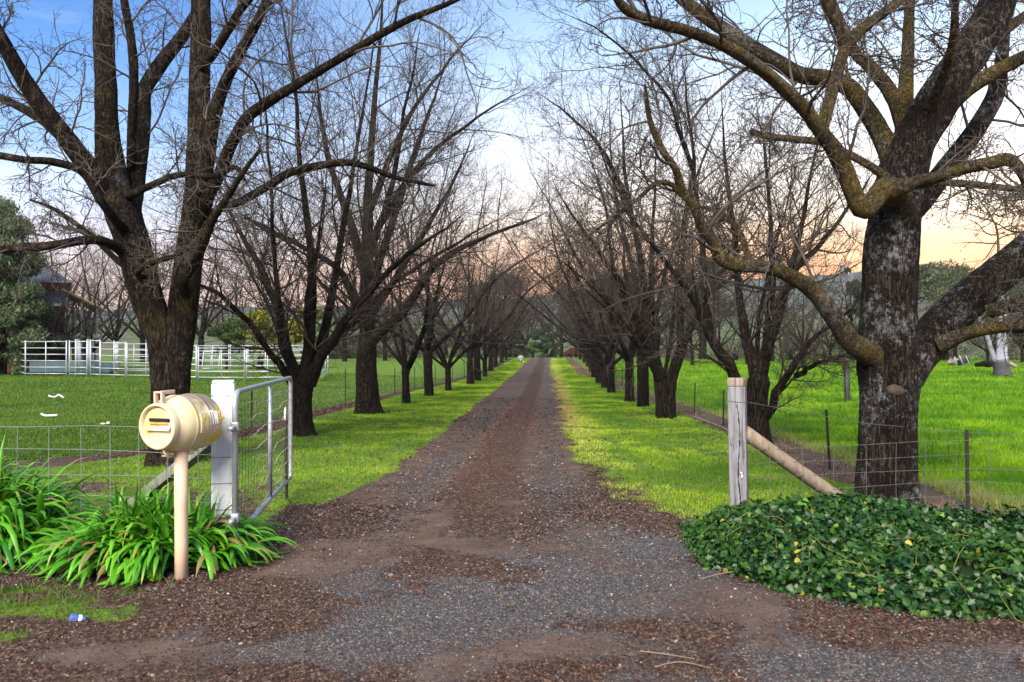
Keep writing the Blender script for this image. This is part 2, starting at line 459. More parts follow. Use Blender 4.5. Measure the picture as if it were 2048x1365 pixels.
# avenue tree: given or random stems, then three orders of shoots
def avenue_spec(dens=1.0, tw=1.0, trop=.42):
    n = lambda a: max(2, int(round(a * dens)))
    return [dict(n=n(15), t0=.10, t1=.98, ang=50, angs=14, lf=.46, lmin=.5, lmax=3.6, K=9, trop=trop, wander=.30, rfrac=.42, rtip=.0034 * tw, sides=4, tiplen=.5, rcap=.022),
            dict(n=n(11), t0=.10, t1=.99, ang=44, angs=15, lf=.50, lmin=.3, lmax=1.5, K=6, trop=trop * .6, wander=.34, rfrac=.5, rtip=.0026 * tw, sides=3, tiplen=.6),
            dict(n=n(8), t0=.1, t1=1., ang=40, angs=15, lf=.5, lmin=.15, lmax=.55, K=4, trop=.2, wander=.36, rfrac=.7, rtip=.0021 * tw, sides=3, tiplen=.7)]
def random_stems(r, h0, r0, nst, H, spread, K=14):
    axes = []
    base = np.array([0, 0, -.12])
    lean = r.normal(0, .05, 2)
    tp = [base, np.array([lean[0] * .3, lean[1] * .3, .1]), np.array([lean[0] * .6, lean[1] * .6, h0 * .5]), np.array([lean[0], lean[1], h0])]
    axes.append(resample(tp, [r0 * 1.4, r0 * 1.12, r0, r0 * .98], 12))
    for i in range(nst):
        az = 2 * PI * (i + r.uniform(-.3, .3)) / nst
        tilt = math.radians(r.uniform(.45, 1.1) * spread) if i else math.radians(6)
        L = H * r.uniform(.78, 1.05) / max(.75, math.cos(tilt) ** .5)
        d = np.array([math.cos(az) * math.sin(tilt), math.sin(az) * math.sin(tilt), math.cos(tilt)])
        p = np.array([lean[0], lean[1], h0 * r.uniform(.72, 1.0)]); P = [p - d * .1]
        rr0 = r0 * r.uniform(.42, .62) if i else r0 * .7
        for q in range(7):
            d = d + np.array([0, 0, .085]) + r.normal(0, .13, 3); d /= np.linalg.norm(d)
            p = p + d * L / 7; P.append(p.copy())
        axes.append(resample(P, (np.linspace(1, 0, 8) ** 1.25 + .035) * rr0, K))
    return axes

MAT = {}
MAT['bark_near'] = bark_mat('bark_near', (.010, .0075, .006), (.046, .034, .026), lichen=1.05, moss=.22, mosscol=(.07, .05, .014))
MAT['bark_limb'] = bark_mat('bark_limb', (.04, .034, .026), (.13, .11, .082), lichen=.75, moss=.88, mosscol=(.21, .15, .018), scale=1.2, streak=.5)
MAT['bark_left'] = bark_mat('bark_left', (.011, .0085, .0065), (.052, .039, .028), lichen=.55, moss=.38, mosscol=(.10, .07, .016))
MAT['bark_row'] = bark_mat('bark_row', (.008, .0065, .0055), (.036, .028, .022), lichen=.28, moss=.35, mosscol=(.07, .052, .014), scale=.8)
MAT['twig'] = plain('twig_bark', (.062, .052, .045), .85, .35, 6, .0, spec=.15)
MAT['twig_row'] = plain('twig_bark_row', (.042, .035, .031), .85, .45, 3, .0, spec=.12)
MAT['twig_far'] = plain('twig_bark_far', (.12, .092, .078), .9, .4, .8, .0, spec=.1)
# ------------------------------------------------------------------ camera, sky, sun
cd_ = bpy.data.cameras.new('camera'); cam = bpy.data.objects.new('camera', cd_); link(cam)
cam.location = (0, 0, CAMZ); cam.rotation_euler = (PI / 2, 0, 0)
cd_.sensor_width = 36; cd_.lens = 36 * F / 2048; cd_.shift_y = (HY - 682.5) / 2048
cd_.clip_start = .05; cd_.clip_end = 9000
cd_.dof.use_dof = True; cd_.dof.focus_distance = 11.0; cd_.dof.aperture_fstop = 2.8
SC.camera = cam
SC.view_settings.view_transform = 'Standard'; SC.view_settings.look = 'None'
SC.view_settings.exposure = EXPO; SC.view_settings.gamma = 1
SUN_EL, SUN_AZ = 40.0, 197.0      # degrees; azimuth clockwise from straight ahead
w = bpy.data.worlds.new('World'); SC.world = w; w.use_nodes = True
w.node_tree.nodes.clear(); k = NT(w.node_tree)
sky = k.n('ShaderNodeTexSky'); sky.sky_type = 'NISHITA'; sky.sun_disc = False
sky.sun_elevation = math.radians(SUN_EL); sky.sun_rotation = math.radians(SUN_AZ)
tc = k.n('ShaderNodeTexCoord'); sx = k.n('ShaderNodeSeparateXYZ'); k.l(tc.outputs['Generated'], sx.inputs[0])
hx, hy, hz = sx.outputs
hl = k.math('SQRT', k.math('ADD', k.math('MULTIPLY', hx, hx), k.math('MULTIPLY', hy, hy)))
azf = k.math('DIVIDE', k.math('ADD', k.math('MULTIPLY', hx, .80), k.math('MULTIPLY', hy, .60)), hl)
azr = k.ramp(azf, [(.0, 0), (.26, .12), (.62, .74), (.85, 1)])      # 0 away from the afterglow, 1 towards it
el = k.math('ADD', hz, k.math('MULTIPLY', k.math('SUBTRACT', k.noise(tc.outputs['Generated'], 2.6, 4), .5), .035))
left = k.ramp(el, [(0, (.90, .60, .46)), (.06, (.92, .68, .60)), (.11, (.80, .74, .80)), (.16, (.50, .62, .86)), (.23, (.20, .42, .78)), (.31, (.055, .24, .62)), (.42, (.025, .13, .44)), (1, (.14, .28, .55))])
right = k.ramp(el, [(0, (1.15, .50, .18)), (.085, (1.3, .58, .22)), (.12, (1.25, .76, .38)), (.16, (1.15, .98, .78)), (.25, (.92, .96, 1.02)), (.34, (.52, .70, .92)), (.46, (.20, .40, .74)), (1, (.2, .36, .62))])
cl = k.mix(azr, left, right)
# thin high cloud streaks
mp = k.n('ShaderNodeMapping'); mp.inputs['Scale'].default_value = (1.2, 1.2, 6); k.l(tc.outputs['Generated'], mp.inputs[0])
cl = k.mix(k.ramp(k.noise(mp.outputs[0], 2.2, 6, .6), [(.52, 0), (.78, .38)]), cl, (.95, .95, 1.0))
b1 = k.n('ShaderNodeBackground'); k.l(cl, b1.inputs[0]); b1.inputs[1].default_value = SKY
b2 = k.n('ShaderNodeBackground'); k.l(sky.outputs[0], b2.inputs[0]); b2.inputs[1].default_value = .05
ad = k.n('ShaderNodeMixShader'); ad.inputs[0].default_value = .06
k.l(b1.outputs[0], ad.inputs[1]); k.l(b2.outputs[0], ad.inputs[2])
wo = k.n('ShaderNodeOutputWorld'); k.l(ad.outputs[0], wo.inputs[0])
sl = bpy.data.lights.new('sun', 'SUN'); so = bpy.data.objects.new('sun', sl); link(so)
sl.energy = SUN; sl.angle = math.radians(38); sl.color = (1, .90, .76)
a_, e_ = math.radians(SUN_AZ), math.radians(SUN_EL)
sdir = Vector((math.sin(a_) * math.cos(e_), math.cos(a_) * math.cos(e_), math.sin(e_)))
so.rotation_euler = sdir.to_track_quat('Z', 'Y').to_euler()

# ------------------------------------------------------------------ ground zones
LP = [G(1062, 717.5), G(1046, 728), G(1036, 740), G(1022, 752), G(1002, 768), G(960, 800), G(900, 850), G(835, 900), G(765, 950), G(690, 985)]
RP = [G(1104, 717.5), G(1106, 728), G(1108, 740), G(1110, 752), G(1114, 768), G(1123, 800), G(1136, 850), G(1152, 900), G(1184, 950), G(1228, 1000)]
LP += [np.array([-2.05, 7.9, 0]), np.array([-2.3, 7.0, 0]), np.array([-1.75, 6.2, 0]), np.array([-1.9, 5.6, 0]), np.array([-3.0, 5.0, 0]), np.array([-6.0, 4.2, 0]), np.array([-40., 3.5, 0])]
RP += [np.array([1.55, 7.2, 0]), np.array([1.45, 6.6, 0]), np.array([1.3, 5.8, 0]), np.array([1.6, 5.3, 0]), np.array([2.6, 4.75, 0]), np.array([4.5, 4.2, 0]), np.array([40., 3.5, 0])]
LP = np.array(LP); RP = np.array(RP)
LP = LP[np.argsort(LP[:, 1])]; RP = RP[np.argsort(RP[:, 1])]
def dleft(Y): return np.where(np.asarray(Y) > 94, dcen(Y) - 1.25, np.interp(Y, LP[:, 1], LP[:, 0]))
def dright(Y): return np.where(np.asarray(Y) > 94, dcen(Y) + 1.25, np.interp(Y, RP[:, 1], RP[:, 0]))
FL_PX = [(503, 862), (594, 835), (691, 811), (789, 788), (829, 779), (871, 770), (905, 762), (929, 755)]
FR_PX = [(1935, 1030), (1660, 940), (1446, 853), (1389, 828), (1350, 815), (1295, 796), (1244, 775), (1232, 765)]
FLp = [G(*p) for p in FL_PX]; FRp = [G(*p) for p in FR_PX]
FLtail = [np.array([-12.5, 8.6, 0]), np.array([-8.5, 9.9, 0]), np.array([-6.6, 11.2, 0]), np.array([-5.5, 13.0, 0])]
FLline = np.array(FLtail + FLp + [np.array([dcen(y) - 3.6, y, 0]) for y in (FLp[-1][1] + 8, 70, 92)])
FRline = np.array([np.array([5.0, 5.6, 0]), np.array([4.6, 6.6, 0])] + FRp + [np.array([dcen(y) + 2.9, y, 0]) for y in (FRp[-1][1] + 8, 70, 92)])
def pdist(X, Y, L):
    """distance to polyline, and signed side (positive to its right as it runs away)"""
    X = np.asarray(X, float); Y = np.asarray(Y, float)
    best = np.full(X.shape, 1e9); side = np.zeros(X.shape)
    for a, b in zip(L[:-1], L[1:]):
        dx, dy = b[0] - a[0], b[1] - a[1]; n2 = dx * dx + dy * dy
        t = np.clip(((X - a[0]) * dx + (Y - a[1]) * dy) / n2, 0, 1)
        ex, ey = X - a[0] - t * dx, Y - a[1] - t * dy
        d = np.hypot(ex, ey); m = d < best
        best = np.where(m, d, best); side = np.where(m, ex * dy - ey * dx, side)
    return best, np.sign(side)
def zones(X, Y):
    """gravel, litter, grass weights, plus which grass: 0 verge left, 1 verge right, 2 left paddock, 3 right paddock, 4 patches"""
    X = np.asarray(X, float); Y = np.asarray(Y, float)
    l, r = dleft(Y), dright(Y); c = (l + r) / 2; hw = np.maximum((r - l) / 2, .3)
    u = (X - c) / hw
    cw = X - (dcen(Y) + .05)
    j = (fbm(X * 1.4, Y * 1.4, 21) - .5); j2 = (fbm(X * 5, Y * 5, 31) - .5)
    dl, sl_ = pdist(X, Y, FLline); dr, sr = pdist(X, Y, FRline)
    lw = np.where(np.abs(Y) < 1e9, 0, 0.) + 0 * X; gr = 0 * X; ga = 0 * X; kind = 0 * X - 1
    track = np.exp(-((np.abs(cw) - .72) / .30) ** 2)
    strip = np.exp(-((cw + .05) / .36) ** 2)
    edge = sstep(.86, 1.05, np.abs(u))
    inside = (np.abs(u) < 1.3)
    yfar = sstep(9, 13, Y)
    lit_d = np.clip(.62 * strip + .30 + .5 * edge - .30 * track + .35 * (fbm(X * 1.1, Y * .35, 27) - .5), 0, 1)
    gra_d = .24 + .30 * track * (.5 + .9 * fbm(X * .9, Y * .3, 29)) - .2 * strip
    # entrance: a blue-grey gravel patch, dusty pinkish dirt nearer, litter on both flanks
    gp = np.exp(-(((X - .22) / 1.15) ** 2 + ((Y - 5.25) / .62) ** 2)) + .9 * np.exp(-(((X + .75) / .75) ** 2 + ((Y - 4.55) / .45) ** 2)) + .8 * np.exp(-(((X - 1.9) / 1.1) ** 2 + ((Y - 3.95) / .35) ** 2)) + .5 * np.exp(-(((X - .9) / .8) ** 2 + ((Y - 6.4) / .9) ** 2))
    dusty = np.exp(-(((X - .1) / 1.5) ** 2 + ((Y - 4.25) / .16) ** 2)) + np.exp(-(((X + 2.3) / 1.2) ** 2 + ((Y - 4.1) / .2) ** 2)) + .9 * np.exp(-(((X + .95) / .45) ** 2 + ((Y - 7.2) / 1.6) ** 2))
    lit_n = np.clip(.62 + 1.5 * j + .8 * j2 - .62 * gp - .35 * dusty + .12 * sstep(1.2, 2.2, np.abs(X)), 0, 1)
    gra_n = np.clip(.46 + .5 * gp - .22 * dusty + .9 * j, 0, 1)
    n_ = sstep(10.5, 7.0, Y)
    lit = lit_d * (1 - n_) + lit_n * n_; gra = gra_d * (1 - n_) + gra_n * n_
    lit = lit + .3 * j; gra = gra + .3 * j
    # off the drive
    ml = (X < l + .35 * j) ; mr = (X > r + .35 * j)
    gl = sstep(-.28, .05, (l - X) + .5 * j + .3 * j2) * sstep(8.2, 8.9, Y + 1.2 * j + .6 * sstep(-2.2, -3.2, X)) * sstep(.25, .62, dl + .3 * j)
    gR = sstep(-.28, .05 + .8 * sstep(13, 8, Y), (X - r) + .6 * j + .6 * j2) * sstep(7.2, 7.9, Y + 1.2 * j) * sstep(.2, .48, dr + .3 * j)
    on_l = (sl_ > 0); on_r = (sr < 0)
    ga = np.where(on_l & (X < c), gl, ga); kind = np.where((X < c), 0, 1)
    ga = np.where(on_r & (X >= c), gR, ga)
    pl = (sl_ < 0) & (X < c) & (Y > 8.6); pr = (sr > 0) & (X > c) & (Y > 6.5)
    ga = np.where(pl, sstep(.1, .45, dl + .3 * j), ga); kind = np.where(pl, 2, kind)
    ga = np.where(pr, sstep(.25, .7, dr + .4 * j), ga); kind = np.where(pr, 3, kind)
    # ragged grass behind the front fence and in the near left corner
    pt = (X < -2.3) & (Y > 6.4) & (Y < 10.2) & on_l
    ga = np.where(pt, np.clip(.52 + 1.5 * j + .1 * (Y - 8), 0, 1), ga)
    near = np.exp(-(((X + 3.05) / .72) ** 2 + ((Y - 4.98) / .26) ** 2)) + .9 * np.exp(-(((X + 3.2) / .6) ** 2 + ((Y - 5.36) / .12) ** 2)) + .75 * np.exp(-(((X + 2.45) / .35) ** 2 + ((Y - 4.82) / .10) ** 2)) + .55 * np.exp(-(((X + 3.0) / .6) ** 2 + ((Y - 4.45) / .12) ** 2))
    ga = np.where(Y < 6.2, np.clip(near * .72 + 1.5 * j + .5 * j2 - .12, 0, .60) * sstep(-2.0, -2.4, X), ga); kind = np.where(Y < 6.2, 4, kind)
    far = Y > 97
    ga = np.where(far, 1, ga)
    off = ((X < l) | (X > r))
    lit = np.where(off & (Y > 7.2), np.clip(.55 + j + .2, 0, 1), lit)
    bandr = (dr < .55) & (X > c) & (Y > 7)
    lit = np.where(bandr, .30 + .9 * j, lit); gra = np.where(bandr, .05, gra)
    return np.clip(gra, 0, 1), np.clip(lit, 0, 1), np.clip(ga, 0, 1), kind

# one ground sheet, finer towards the viewer
ys = np.concatenate([np.linspace(-14, 2.9, 24), 3.0 * (1 + .0085) ** np.arange(0, 420), np.geomspace(108, 4200, 60)])
ys = np.unique(np.round(ys, 4))
us = np.linspace(-1, 1, 361); us = np.sign(us) * np.abs(us) ** 1.25
XX = us[None] * (np.abs(ys)[:, None] * .95 + 6); YY = np.broadcast_to(ys[:, None], XX.shape)
zz = gz(XX, YY)
nr, ncx = XX.shape
idx = np.arange(nr * ncx).reshape(nr, ncx)
Q = np.stack([idx[:-1, :-1], idx[:-1, 1:], idx[1:, 1:], idx[1:, :-1]], -1).reshape(-1, 4)
gA, lA, tA, kA = zones(XX, YY)
gm_ = ground_mat()
def zone_attr(X, Y, g, l, t):
    return {'Zone': ('FLOAT_COLOR', np.stack([g, l, t], -1).reshape(-1, 3)), 'Far': ('FLOAT', sstep(80, 130, Y).ravel())}
o = mesh_obj('ground', raw_mesh('ground', np.stack([XX, YY, zz], -1).reshape(-1, 3), Q, None, gm_, True, zone_attr(XX, YY, gA, lA, tA)))
tag(o, kind='structure')
# the drive: a sheet lying just above the ground
ys = np.concatenate([np.linspace(2.2, 3.55, 14), 3.6 * (1 + .008) ** np.arange(0, 415)]); ys = ys[ys < 98]
us = np.linspace(-1, 1, 141)
lj = dleft(ys) + (fbm(ys * 2.2, ys * 0 + 3, 41) - .5) * .3; rj = dright(ys) + (fbm(ys * 2.2, ys * 0 + 9, 43) - .5) * .3
lj = np.maximum(lj, -5 - ys * .2); rj = np.minimum(rj, 5 + ys * .2)
XX = (lj + rj)[:, None] / 2 + us[None] * (rj - lj)[:, None] / 2; YY = np.broadcast_to(ys[:, None], XX.shape)
cwd = XX - (dcen(YY) + .05)
rut = -.02 * np.exp(-((np.abs(cwd) - .72) / .28) ** 2) + .02 * np.exp(-(cwd / .4) ** 2)
ed = sstep(1, .9, np.abs(us))[None]
zz = gz(XX, YY) + .002 + ed * (.024 + rut * sstep(5, 8, YY))
nr, ncx = XX.shape; idx = np.arange(nr * ncx).reshape(nr, ncx)
Q = np.stack([idx[:-1, :-1], idx[:-1, 1:], idx[1:, 1:], idx[1:, :-1]], -1).reshape(-1, 4)
gA, lA, tA, kA = zones(XX, YY); tA = np.where(YY > 6.2, tA * sstep(.75, 1, np.abs(us))[None], tA)
o = mesh_obj('driveway', raw_mesh('driveway', np.stack([XX, YY, zz], -1).reshape(-1, 3), Q, None, gm_, True, zone_attr(XX, YY, gA, lA, tA)))
tag(o, kind='structure')
# blue wooded ridges beyond
def ridge(name, Y0, prof, depth, mat, s):
    xs = np.linspace(-1.6 * Y0, 1.6 * Y0, 400)
    top = np.interp(xs / Y0, [p[0] for p in prof], [p[1] for p in prof]) * Y0
    top = top + (fbm(xs * 14 / Y0, xs * 0 + s, s) - .5) * .012 * Y0 + (fbm(xs * 120 / Y0, xs * 0 + s, s + 4, 3) - .5) * .004 * Y0
    rows = []
    for t in np.linspace(0, 1, 14):
        z = (t ** .8) * top + CAMZ * t - 20 * (1 - t)
        z = z + (fbm(xs * 30 / Y0, xs * 0 + t * 4, s + 9) - .5) * .012 * Y0 * t * (1 - t) * 3
        rows.append(np.stack([xs, np.full_like(xs, Y0 + depth * t), z], 1))
    rows.append(np.stack([xs, np.full_like(xs, Y0 + depth * 2), top * .4], 1))
    V = np.array(rows); n, m = V.shape[:2]; idx = np.arange(n * m).reshape(n, m)
    Q = np.stack([idx[:-1, :-1], idx[:-1, 1:], idx[1:, 1:], idx[1:, :-1]], -1).reshape(-1, 4)
    return tag(mesh_obj(name, raw_mesh(name, V.reshape(-1, 3), Q, None, mat)), kind='structure')
m_, nt_ = new_mat('wooded_hill'); k = NT(nt_); v = k.coord()
k.out(k.mix(k.ramp(k.noise(v, .02, 6, .65), [(.4, 0), (.6, 1)]), (.03, .045, .035), (.07, .085, .06)), .95, spec=.1); MAT['hill'] = m_
ridge('hills', 1500, [(-1.6, .05), (-.6, .055), (-.2, .06), (.05, .078), (.2, .086), (.4, .102), (.55, .112), (.8, .112), (1.6, .10)], 350, MAT['hill'], 3)
m_, nt_ = new_mat('near_hill'); k = NT(nt_); v = k.coord()
k.out(k.mix(k.ramp(k.noise(v, .05, 6, .65), [(.42, 0), (.55, 1)]), (.03, .042, .024), (.08, .085, .05)), .95, spec=.1); MAT['hill2'] = m_
ridge('hills', 480, [(-1.6, .055), (-.6, .045), (-.4, .05), (0, .045), (.3, .05), (.45, .06), (.6, .07), (1.6, .075)], 160, MAT['hill2'], 8)
# the air between: one closed box of thin even haze
hm = bpy.data.materials.new('haze_air'); hm.use_nodes = True; hm.node_tree.nodes.clear(); k = NT(hm.node_tree)
pv = k.n('ShaderNodeVolumePrincipled'); pv.inputs['Color'].default_value = (.80, .88, 1.0, 1); pv.inputs['Density'].default_value = HAZE; pv.inputs['Anisotropy'].default_value = .1
ho = k.n('ShaderNodeOutputMaterial'); k.l(pv.outputs[0], ho.inputs['Volume'])
mb = MB(); mb.box((9000, 2140, 270), (0, 1010, 78)); hz_o = mb.build('haze', hm, None, False); tag(hz_o, 'thin blue evening haze over the far hills', 'haze', kind='stuff')
# ------------------------------------------------------------------ grass, litter, stones, ivy
def blades(name, X, Y, h, wd, cols, mat, r, lean=.45, label=None):
    N = len(X); z = gz(X, Y)
    az = r.uniform(0, 2 * PI, N); s = np.stack([np.cos(az), np.sin(az), 0 * az], 1)
    la = r.uniform(0, 2 * PI, N); lm = np.abs(r.normal(0, lean, N)) * h
    f = np.stack([np.cos(la) * lm, np.sin(la) * lm, 0 * la], 1)
    b = np.stack([X, Y, z - .012], 1); w = (wd / 2)[:, None]; hh = h[:, None] * UP
    V = np.stack([b - s * w, b + s * w, b + f * .35 + hh * .58 - s * w * .75, b + f * .35 + hh * .58 + s * w * .75, b + f + hh * .97], 1)
    i = np.arange(N)[:, None] * 5
    Q = i + np.array([[0, 1, 3, 2]]); T = i + np.array([[2, 3, 4]])
    C = np.repeat(cols[:, None], 5, 1)
    me = raw_mesh(name, V.reshape(-1, 3), Q, T, mat, True, {'Col': ('FLOAT_COLOR', C.reshape(-1, 3))})
    o = mesh_obj(name, me); tag(o, label, 'grass', kind='stuff'); return o
def lerp3(a, b, t): return np.asarray(a)[None] * (1 - t[:, None]) + np.asarray(b)[None] * t[:, None]
MAT['grass'] = leaf_mat('grass_blade', .55, .38, .25)
def sample(r, N, y0, y1, xa, xb, p=1.0):
    """points whose density falls with the square of the distance"""
    u = r.random(N); Y = 1 / (1 / y0 * (1 - u) + u / y1) if p == 1 else y0 * (y1 / y0) ** u
    a, b = xa(Y), xb(Y); return a + (b - a) * r.random(N), Y
r = np.random.default_rng(11)
# mown verges both sides of the drive
Xs, Ys = [], []
for N, xa, xb in ((210000, lambda y: np.minimum(dleft(y) - 3.4 - .1 * y * (y < 14), -4.6), lambda y: dleft(y) + .45), (230000, lambda y: dright(y) - .45, lambda y: np.interp(y, FRline[:, 1], FRline[:, 0]) - .1)):
    X, Y = sample(r, N, 6.6, 92, xa, xb, 2); Xs.append(X); Ys.append(Y)
X = np.concatenate(Xs); Y = np.concatenate(Ys)
g, l_, t_, kd = zones(X, Y)
bare = fbm(X * 2.3, Y * 2.3, 57); keep = (t_ > .28 + .5 * r.random(len(X)) ** 1.5) & (kd < 2) & (r.random(len(X)) < 1.15 - 1.6 * sstep(.60, .74, bare))
X, Y, t_ = X[keep], Y[keep], t_[keep]
n1 = fbm(X * .8, Y * .8, 51); n2 = fbm(X * 4, Y * 4, 53)
rim = np.minimum(np.abs(X - dleft(Y)), np.abs(X - dright(Y)))
side = X > dcen(Y)
dry = np.clip(sstep(.9, .1, rim) * (.30 + .55 * side) + 1.3 * (n2 - .55) + .2 * r.normal(0, 1, len(X)), 0, 1)
C = lerp3((.06, .18, .004), (.30, .47, .014), np.clip(.18 + 2.6 * (n1 - .40) + r.normal(0, .22, len(X)), 0, 1))
C = C * (1 - .8 * dry[:, None]) + np.array([.50, .49, .10]) * (.8 * dry[:, None])
tan = (sstep(.42, .05, rim) * side * sstep(14, 20, Y) * sstep(52, 40, Y)) * (.5 + r.random(len(X)))
tan = np.clip(tan * .8 + (r.random(len(X)) < .04) * .7, 0, 1)
C = C * (1 - tan[:, None]) + np.array([.42, .27, .12]) * tan[:, None]
sc = np.clip(Y / 9, .8, 6)
hp_ = .55 + 1.0 * fbm(X * 1.9, Y * 1.9, 59)
clov = sstep(.56, .66, fbm(X * 1.2, Y * 1.2, 63))[:, None]; C = C * (1 - .6 * clov) + np.array([.035, .13, .008]) * .6 * clov
blades('lawn_grass', X, Y, hp_ * (.016 + .022 * r.random(len(X))) * (1 + .12 * sc) * (.6 + .8 * t_), .0042 * sc * r.uniform(.7, 1.5, len(X)), C, MAT['grass'], r, .7, 'short mown bright green grass on both verges of the gravel drive')
# left paddock, short and darker
X, Y = sample(r, 130000, 9.0, 46, lambda y: -.70 * y - 1, lambda y: np.interp(y, FLline[:, 1], FLline[:, 0]) + .2, 2)
g, l_, t_, kd = zones(X, Y); keep = (t_ > .3 + .4 * r.random(len(X))) & (kd == 2); X, Y = X[keep], Y[keep]
n1 = fbm(X * .6, Y * .6, 61)
C = lerp3((.024, .075, .004), (.085, .165, .008), np.clip(.3 + 1.4 * (n1 - .4) + r.normal(0, .25, len(X)), 0, 1))
br = r.random(len(X)) < .05; C[br] = (.19, .15, .05)
sc = np.clip(Y / 9, .8, 6)
blades('paddock_grass', X, Y, (.03 + .035 * r.random(len(X))) * (1 + .12 * sc), .005 * sc * r.uniform(.7, 1.5, len(X)), C, MAT['grass'], r, .6, 'short dark green paddock grass in front of the white yard panels')
# right paddock, tall and lush with darker tufts
X, Y = sample(r, 230000, 6.8, 82, lambda y: np.interp(y, FRline[:, 1], FRline[:, 0]) + .1, lambda y: .72 * y + 1, 2)
g, l_, t_, kd = zones(X, Y); keep = (t_ > .3 + .4 * r.random(len(X))) & (kd == 3); X, Y, t_ = X[keep], Y[keep], t_[keep]
n1 = fbm(X * .5, Y * .9, 71); n2 = fbm(X * 1.6, Y * 1.6, 73); tuft = np.clip(sstep(.50, .64, n2) + .8 * sstep(.54, .66, fbm(X * .35, Y * .7, 75)), 0, 1)
C = lerp3((.08, .22, .004), (.24, .42, .006), np.clip(.45 + 1.6 * (n1 - .42) + r.normal(0, .2, len(X)), 0, 1))
C = C * (1 - .62 * tuft[:, None]) + np.array([.030, .13, .006]) * (.62 * tuft[:, None])
sc = np.clip(Y / 9, .8, 6)
dd, _ = pdist(X, Y, FRline); dry = np.clip(sstep(1.1, .3, dd) * (.3 + r.random(len(X))), 0, 1)[:, None] * .75
C = C * (1 - dry) + np.array([.34, .27, .13]) * dry
blades('paddock_grass', X, Y, (.06 + .09 * r.random(len(X))) * (.7 + .5 * tuft) * (1 + .06 * sc), .006 * sc * r.uniform(.7, 1.4, len(X)), C, MAT['grass'], r, .5, 'tall lush bright green paddock grass right of the avenue')
# straw and dry stems along the bare strip of the right fence
t = r.random(16000); sl = np.concatenate([[0], np.cumsum(np.hypot(*np.diff(FRline[:, :2], axis=0).T))]); tt = 60 * t ** 2.2 + .5
X = np.interp(tt, sl, FRline[:, 0]) + r.normal(0, .32, len(t)); Y = np.interp(tt, sl, FRline[:, 1]) + r.normal(0, .2, len(t))
kp = fbm(X * 1.5, Y * 1.5, 77) + r.normal(0, .08, len(t)) > .47; X, Y = X[kp], Y[kp]
C = np.array([(.30, .19, .10), (.36, .28, .16), (.20, .12, .07), (.14, .17, .03)])[r.choice(4, len(X), p=[.4, .28, .2, .12])] * r.uniform(.6, 1.2, (len(X), 1))
sc = np.clip(Y / 9, .8, 5); blades('dry_grass', X, Y, (.03 + .09 * r.random(len(X)) ** 2) * (1 + .05 * sc), .0042 * sc, C, MAT['grass'], r, 1.3, 'dry straw-coloured grass along the bare strip of the right fence')
# ragged weeds in the near left corner
X = r.uniform(-4.2, -1.9, 30000); Y = r.uniform(4.2, 6.2, 30000)
g, l_, t_, kd = zones(X, Y); keep = t_ > .24 + .7 * r.random(len(X)); X, Y = X[keep], Y[keep]
n1 = fbm(X * 3, Y * 3, 81)
C = lerp3((.022, .095, .006), (.12, .24, .014), np.clip(.35 + 1.6 * (n1 - .45) + r.normal(0, .25, len(X)), 0, 1))
br = r.random(len(X)) < .08; C[br] = (.25, .17, .06)
blades('weedy_grass', X, Y, .03 + .06 * r.random(len(X)) * (.5 + n1), .0045 * r.uniform(.7, 1.4, len(X)), C, MAT['grass'], r, .8, 'ragged grass tufts growing in the dirt at the near left corner')

# leaf and bark litter
MAT['litter'] = leaf_mat('dry_leaf', .85, .1, .2)
def flakes(name, X, Y, size, C, r, lift, label):
    N = len(X); z = gz(X, Y) + lift
    az = r.uniform(0, 2 * PI, N); ca, sa = np.cos(az), np.sin(az)
    tilt = r.normal(0, .32, (N, 2)); el = r.uniform(.28, .6, N)
    loc = np.array([(-1, 0, .16), (-.1, -1, 0), (1, 0, .2), (.1, 1, 0)])
    x = loc[None, :, 0] * size[:, None]; y = loc[None, :, 1] * (size * el)[:, None]
    zz = loc[None, :, 2] * size[:, None] * r.uniform(0, 1.6, (N, 1)) + x * tilt[:, :1] + y * tilt[:, 1:]
    V = np.stack([X[:, None] + x * ca[:, None] - y * sa[:, None], Y[:, None] + x * sa[:, None] + y * ca[:, None], z[:, None] + np.maximum(zz, -.006) + .004], -1)
    i = np.arange(N)[:, None] * 4; T = (i[:, :, None] + np.array([[0, 1, 2], [0, 2, 3]])[None]).reshape(-1, 3)
    me = raw_mesh(name, V.reshape(-1, 3), None, T, MAT['litter'], False, {'Col': ('FLOAT_COLOR', np.repeat(C[:, None], 4, 1).reshape(-1, 3))})
    return tag(mesh_obj(name, me), label, 'leaf litter', kind='stuff')
pal = np.array([(.066, .034, .024), (.092, .050, .035), (.048, .028, .021), (.135, .085, .06), (.028, .018, .014), (.22, .17, .14), (.10, .045, .028), (.085, .07, .062)])
pw = np.array([.25, .23, .19, .09, .13, .015, .06, .035])
X, Y = sample(r, 240000, 3.6, 30, lambda y: np.maximum(-.68 * y - .3, -6), lambda y: np.minimum(.68 * y + .3, 4.4), 2)
g, l_, t_, kd = zones(X, Y)
keep = r.random(len(X)) < np.clip((l_ - .25) * 1.7, .14, 1) * np.clip(1 - t_ * 1.3, .10, 1)
X, Y = X[keep], Y[keep]
C = pal[r.choice(8, len(X), p=pw)] * r.uniform(.7, 1.35, (len(X), 1))
stp = np.exp(-((X - dcen(Y) - .0) / .42) ** 2) * sstep(7.5, 10, Y); C = C * (1 + stp[:, None] * np.array([.45, .02, -.12]))
sz = (.009 + .012 * r.random(len(X)) ** 1.6) * np.clip(Y / 7, .75, 2.4)
on = (X > dleft(Y)) & (X < dright(Y))
flakes('leaf_litter', X, Y, sz, C, r, .004 + .02 * on, 'red brown fallen leaves and bark flakes strewn over the drive')
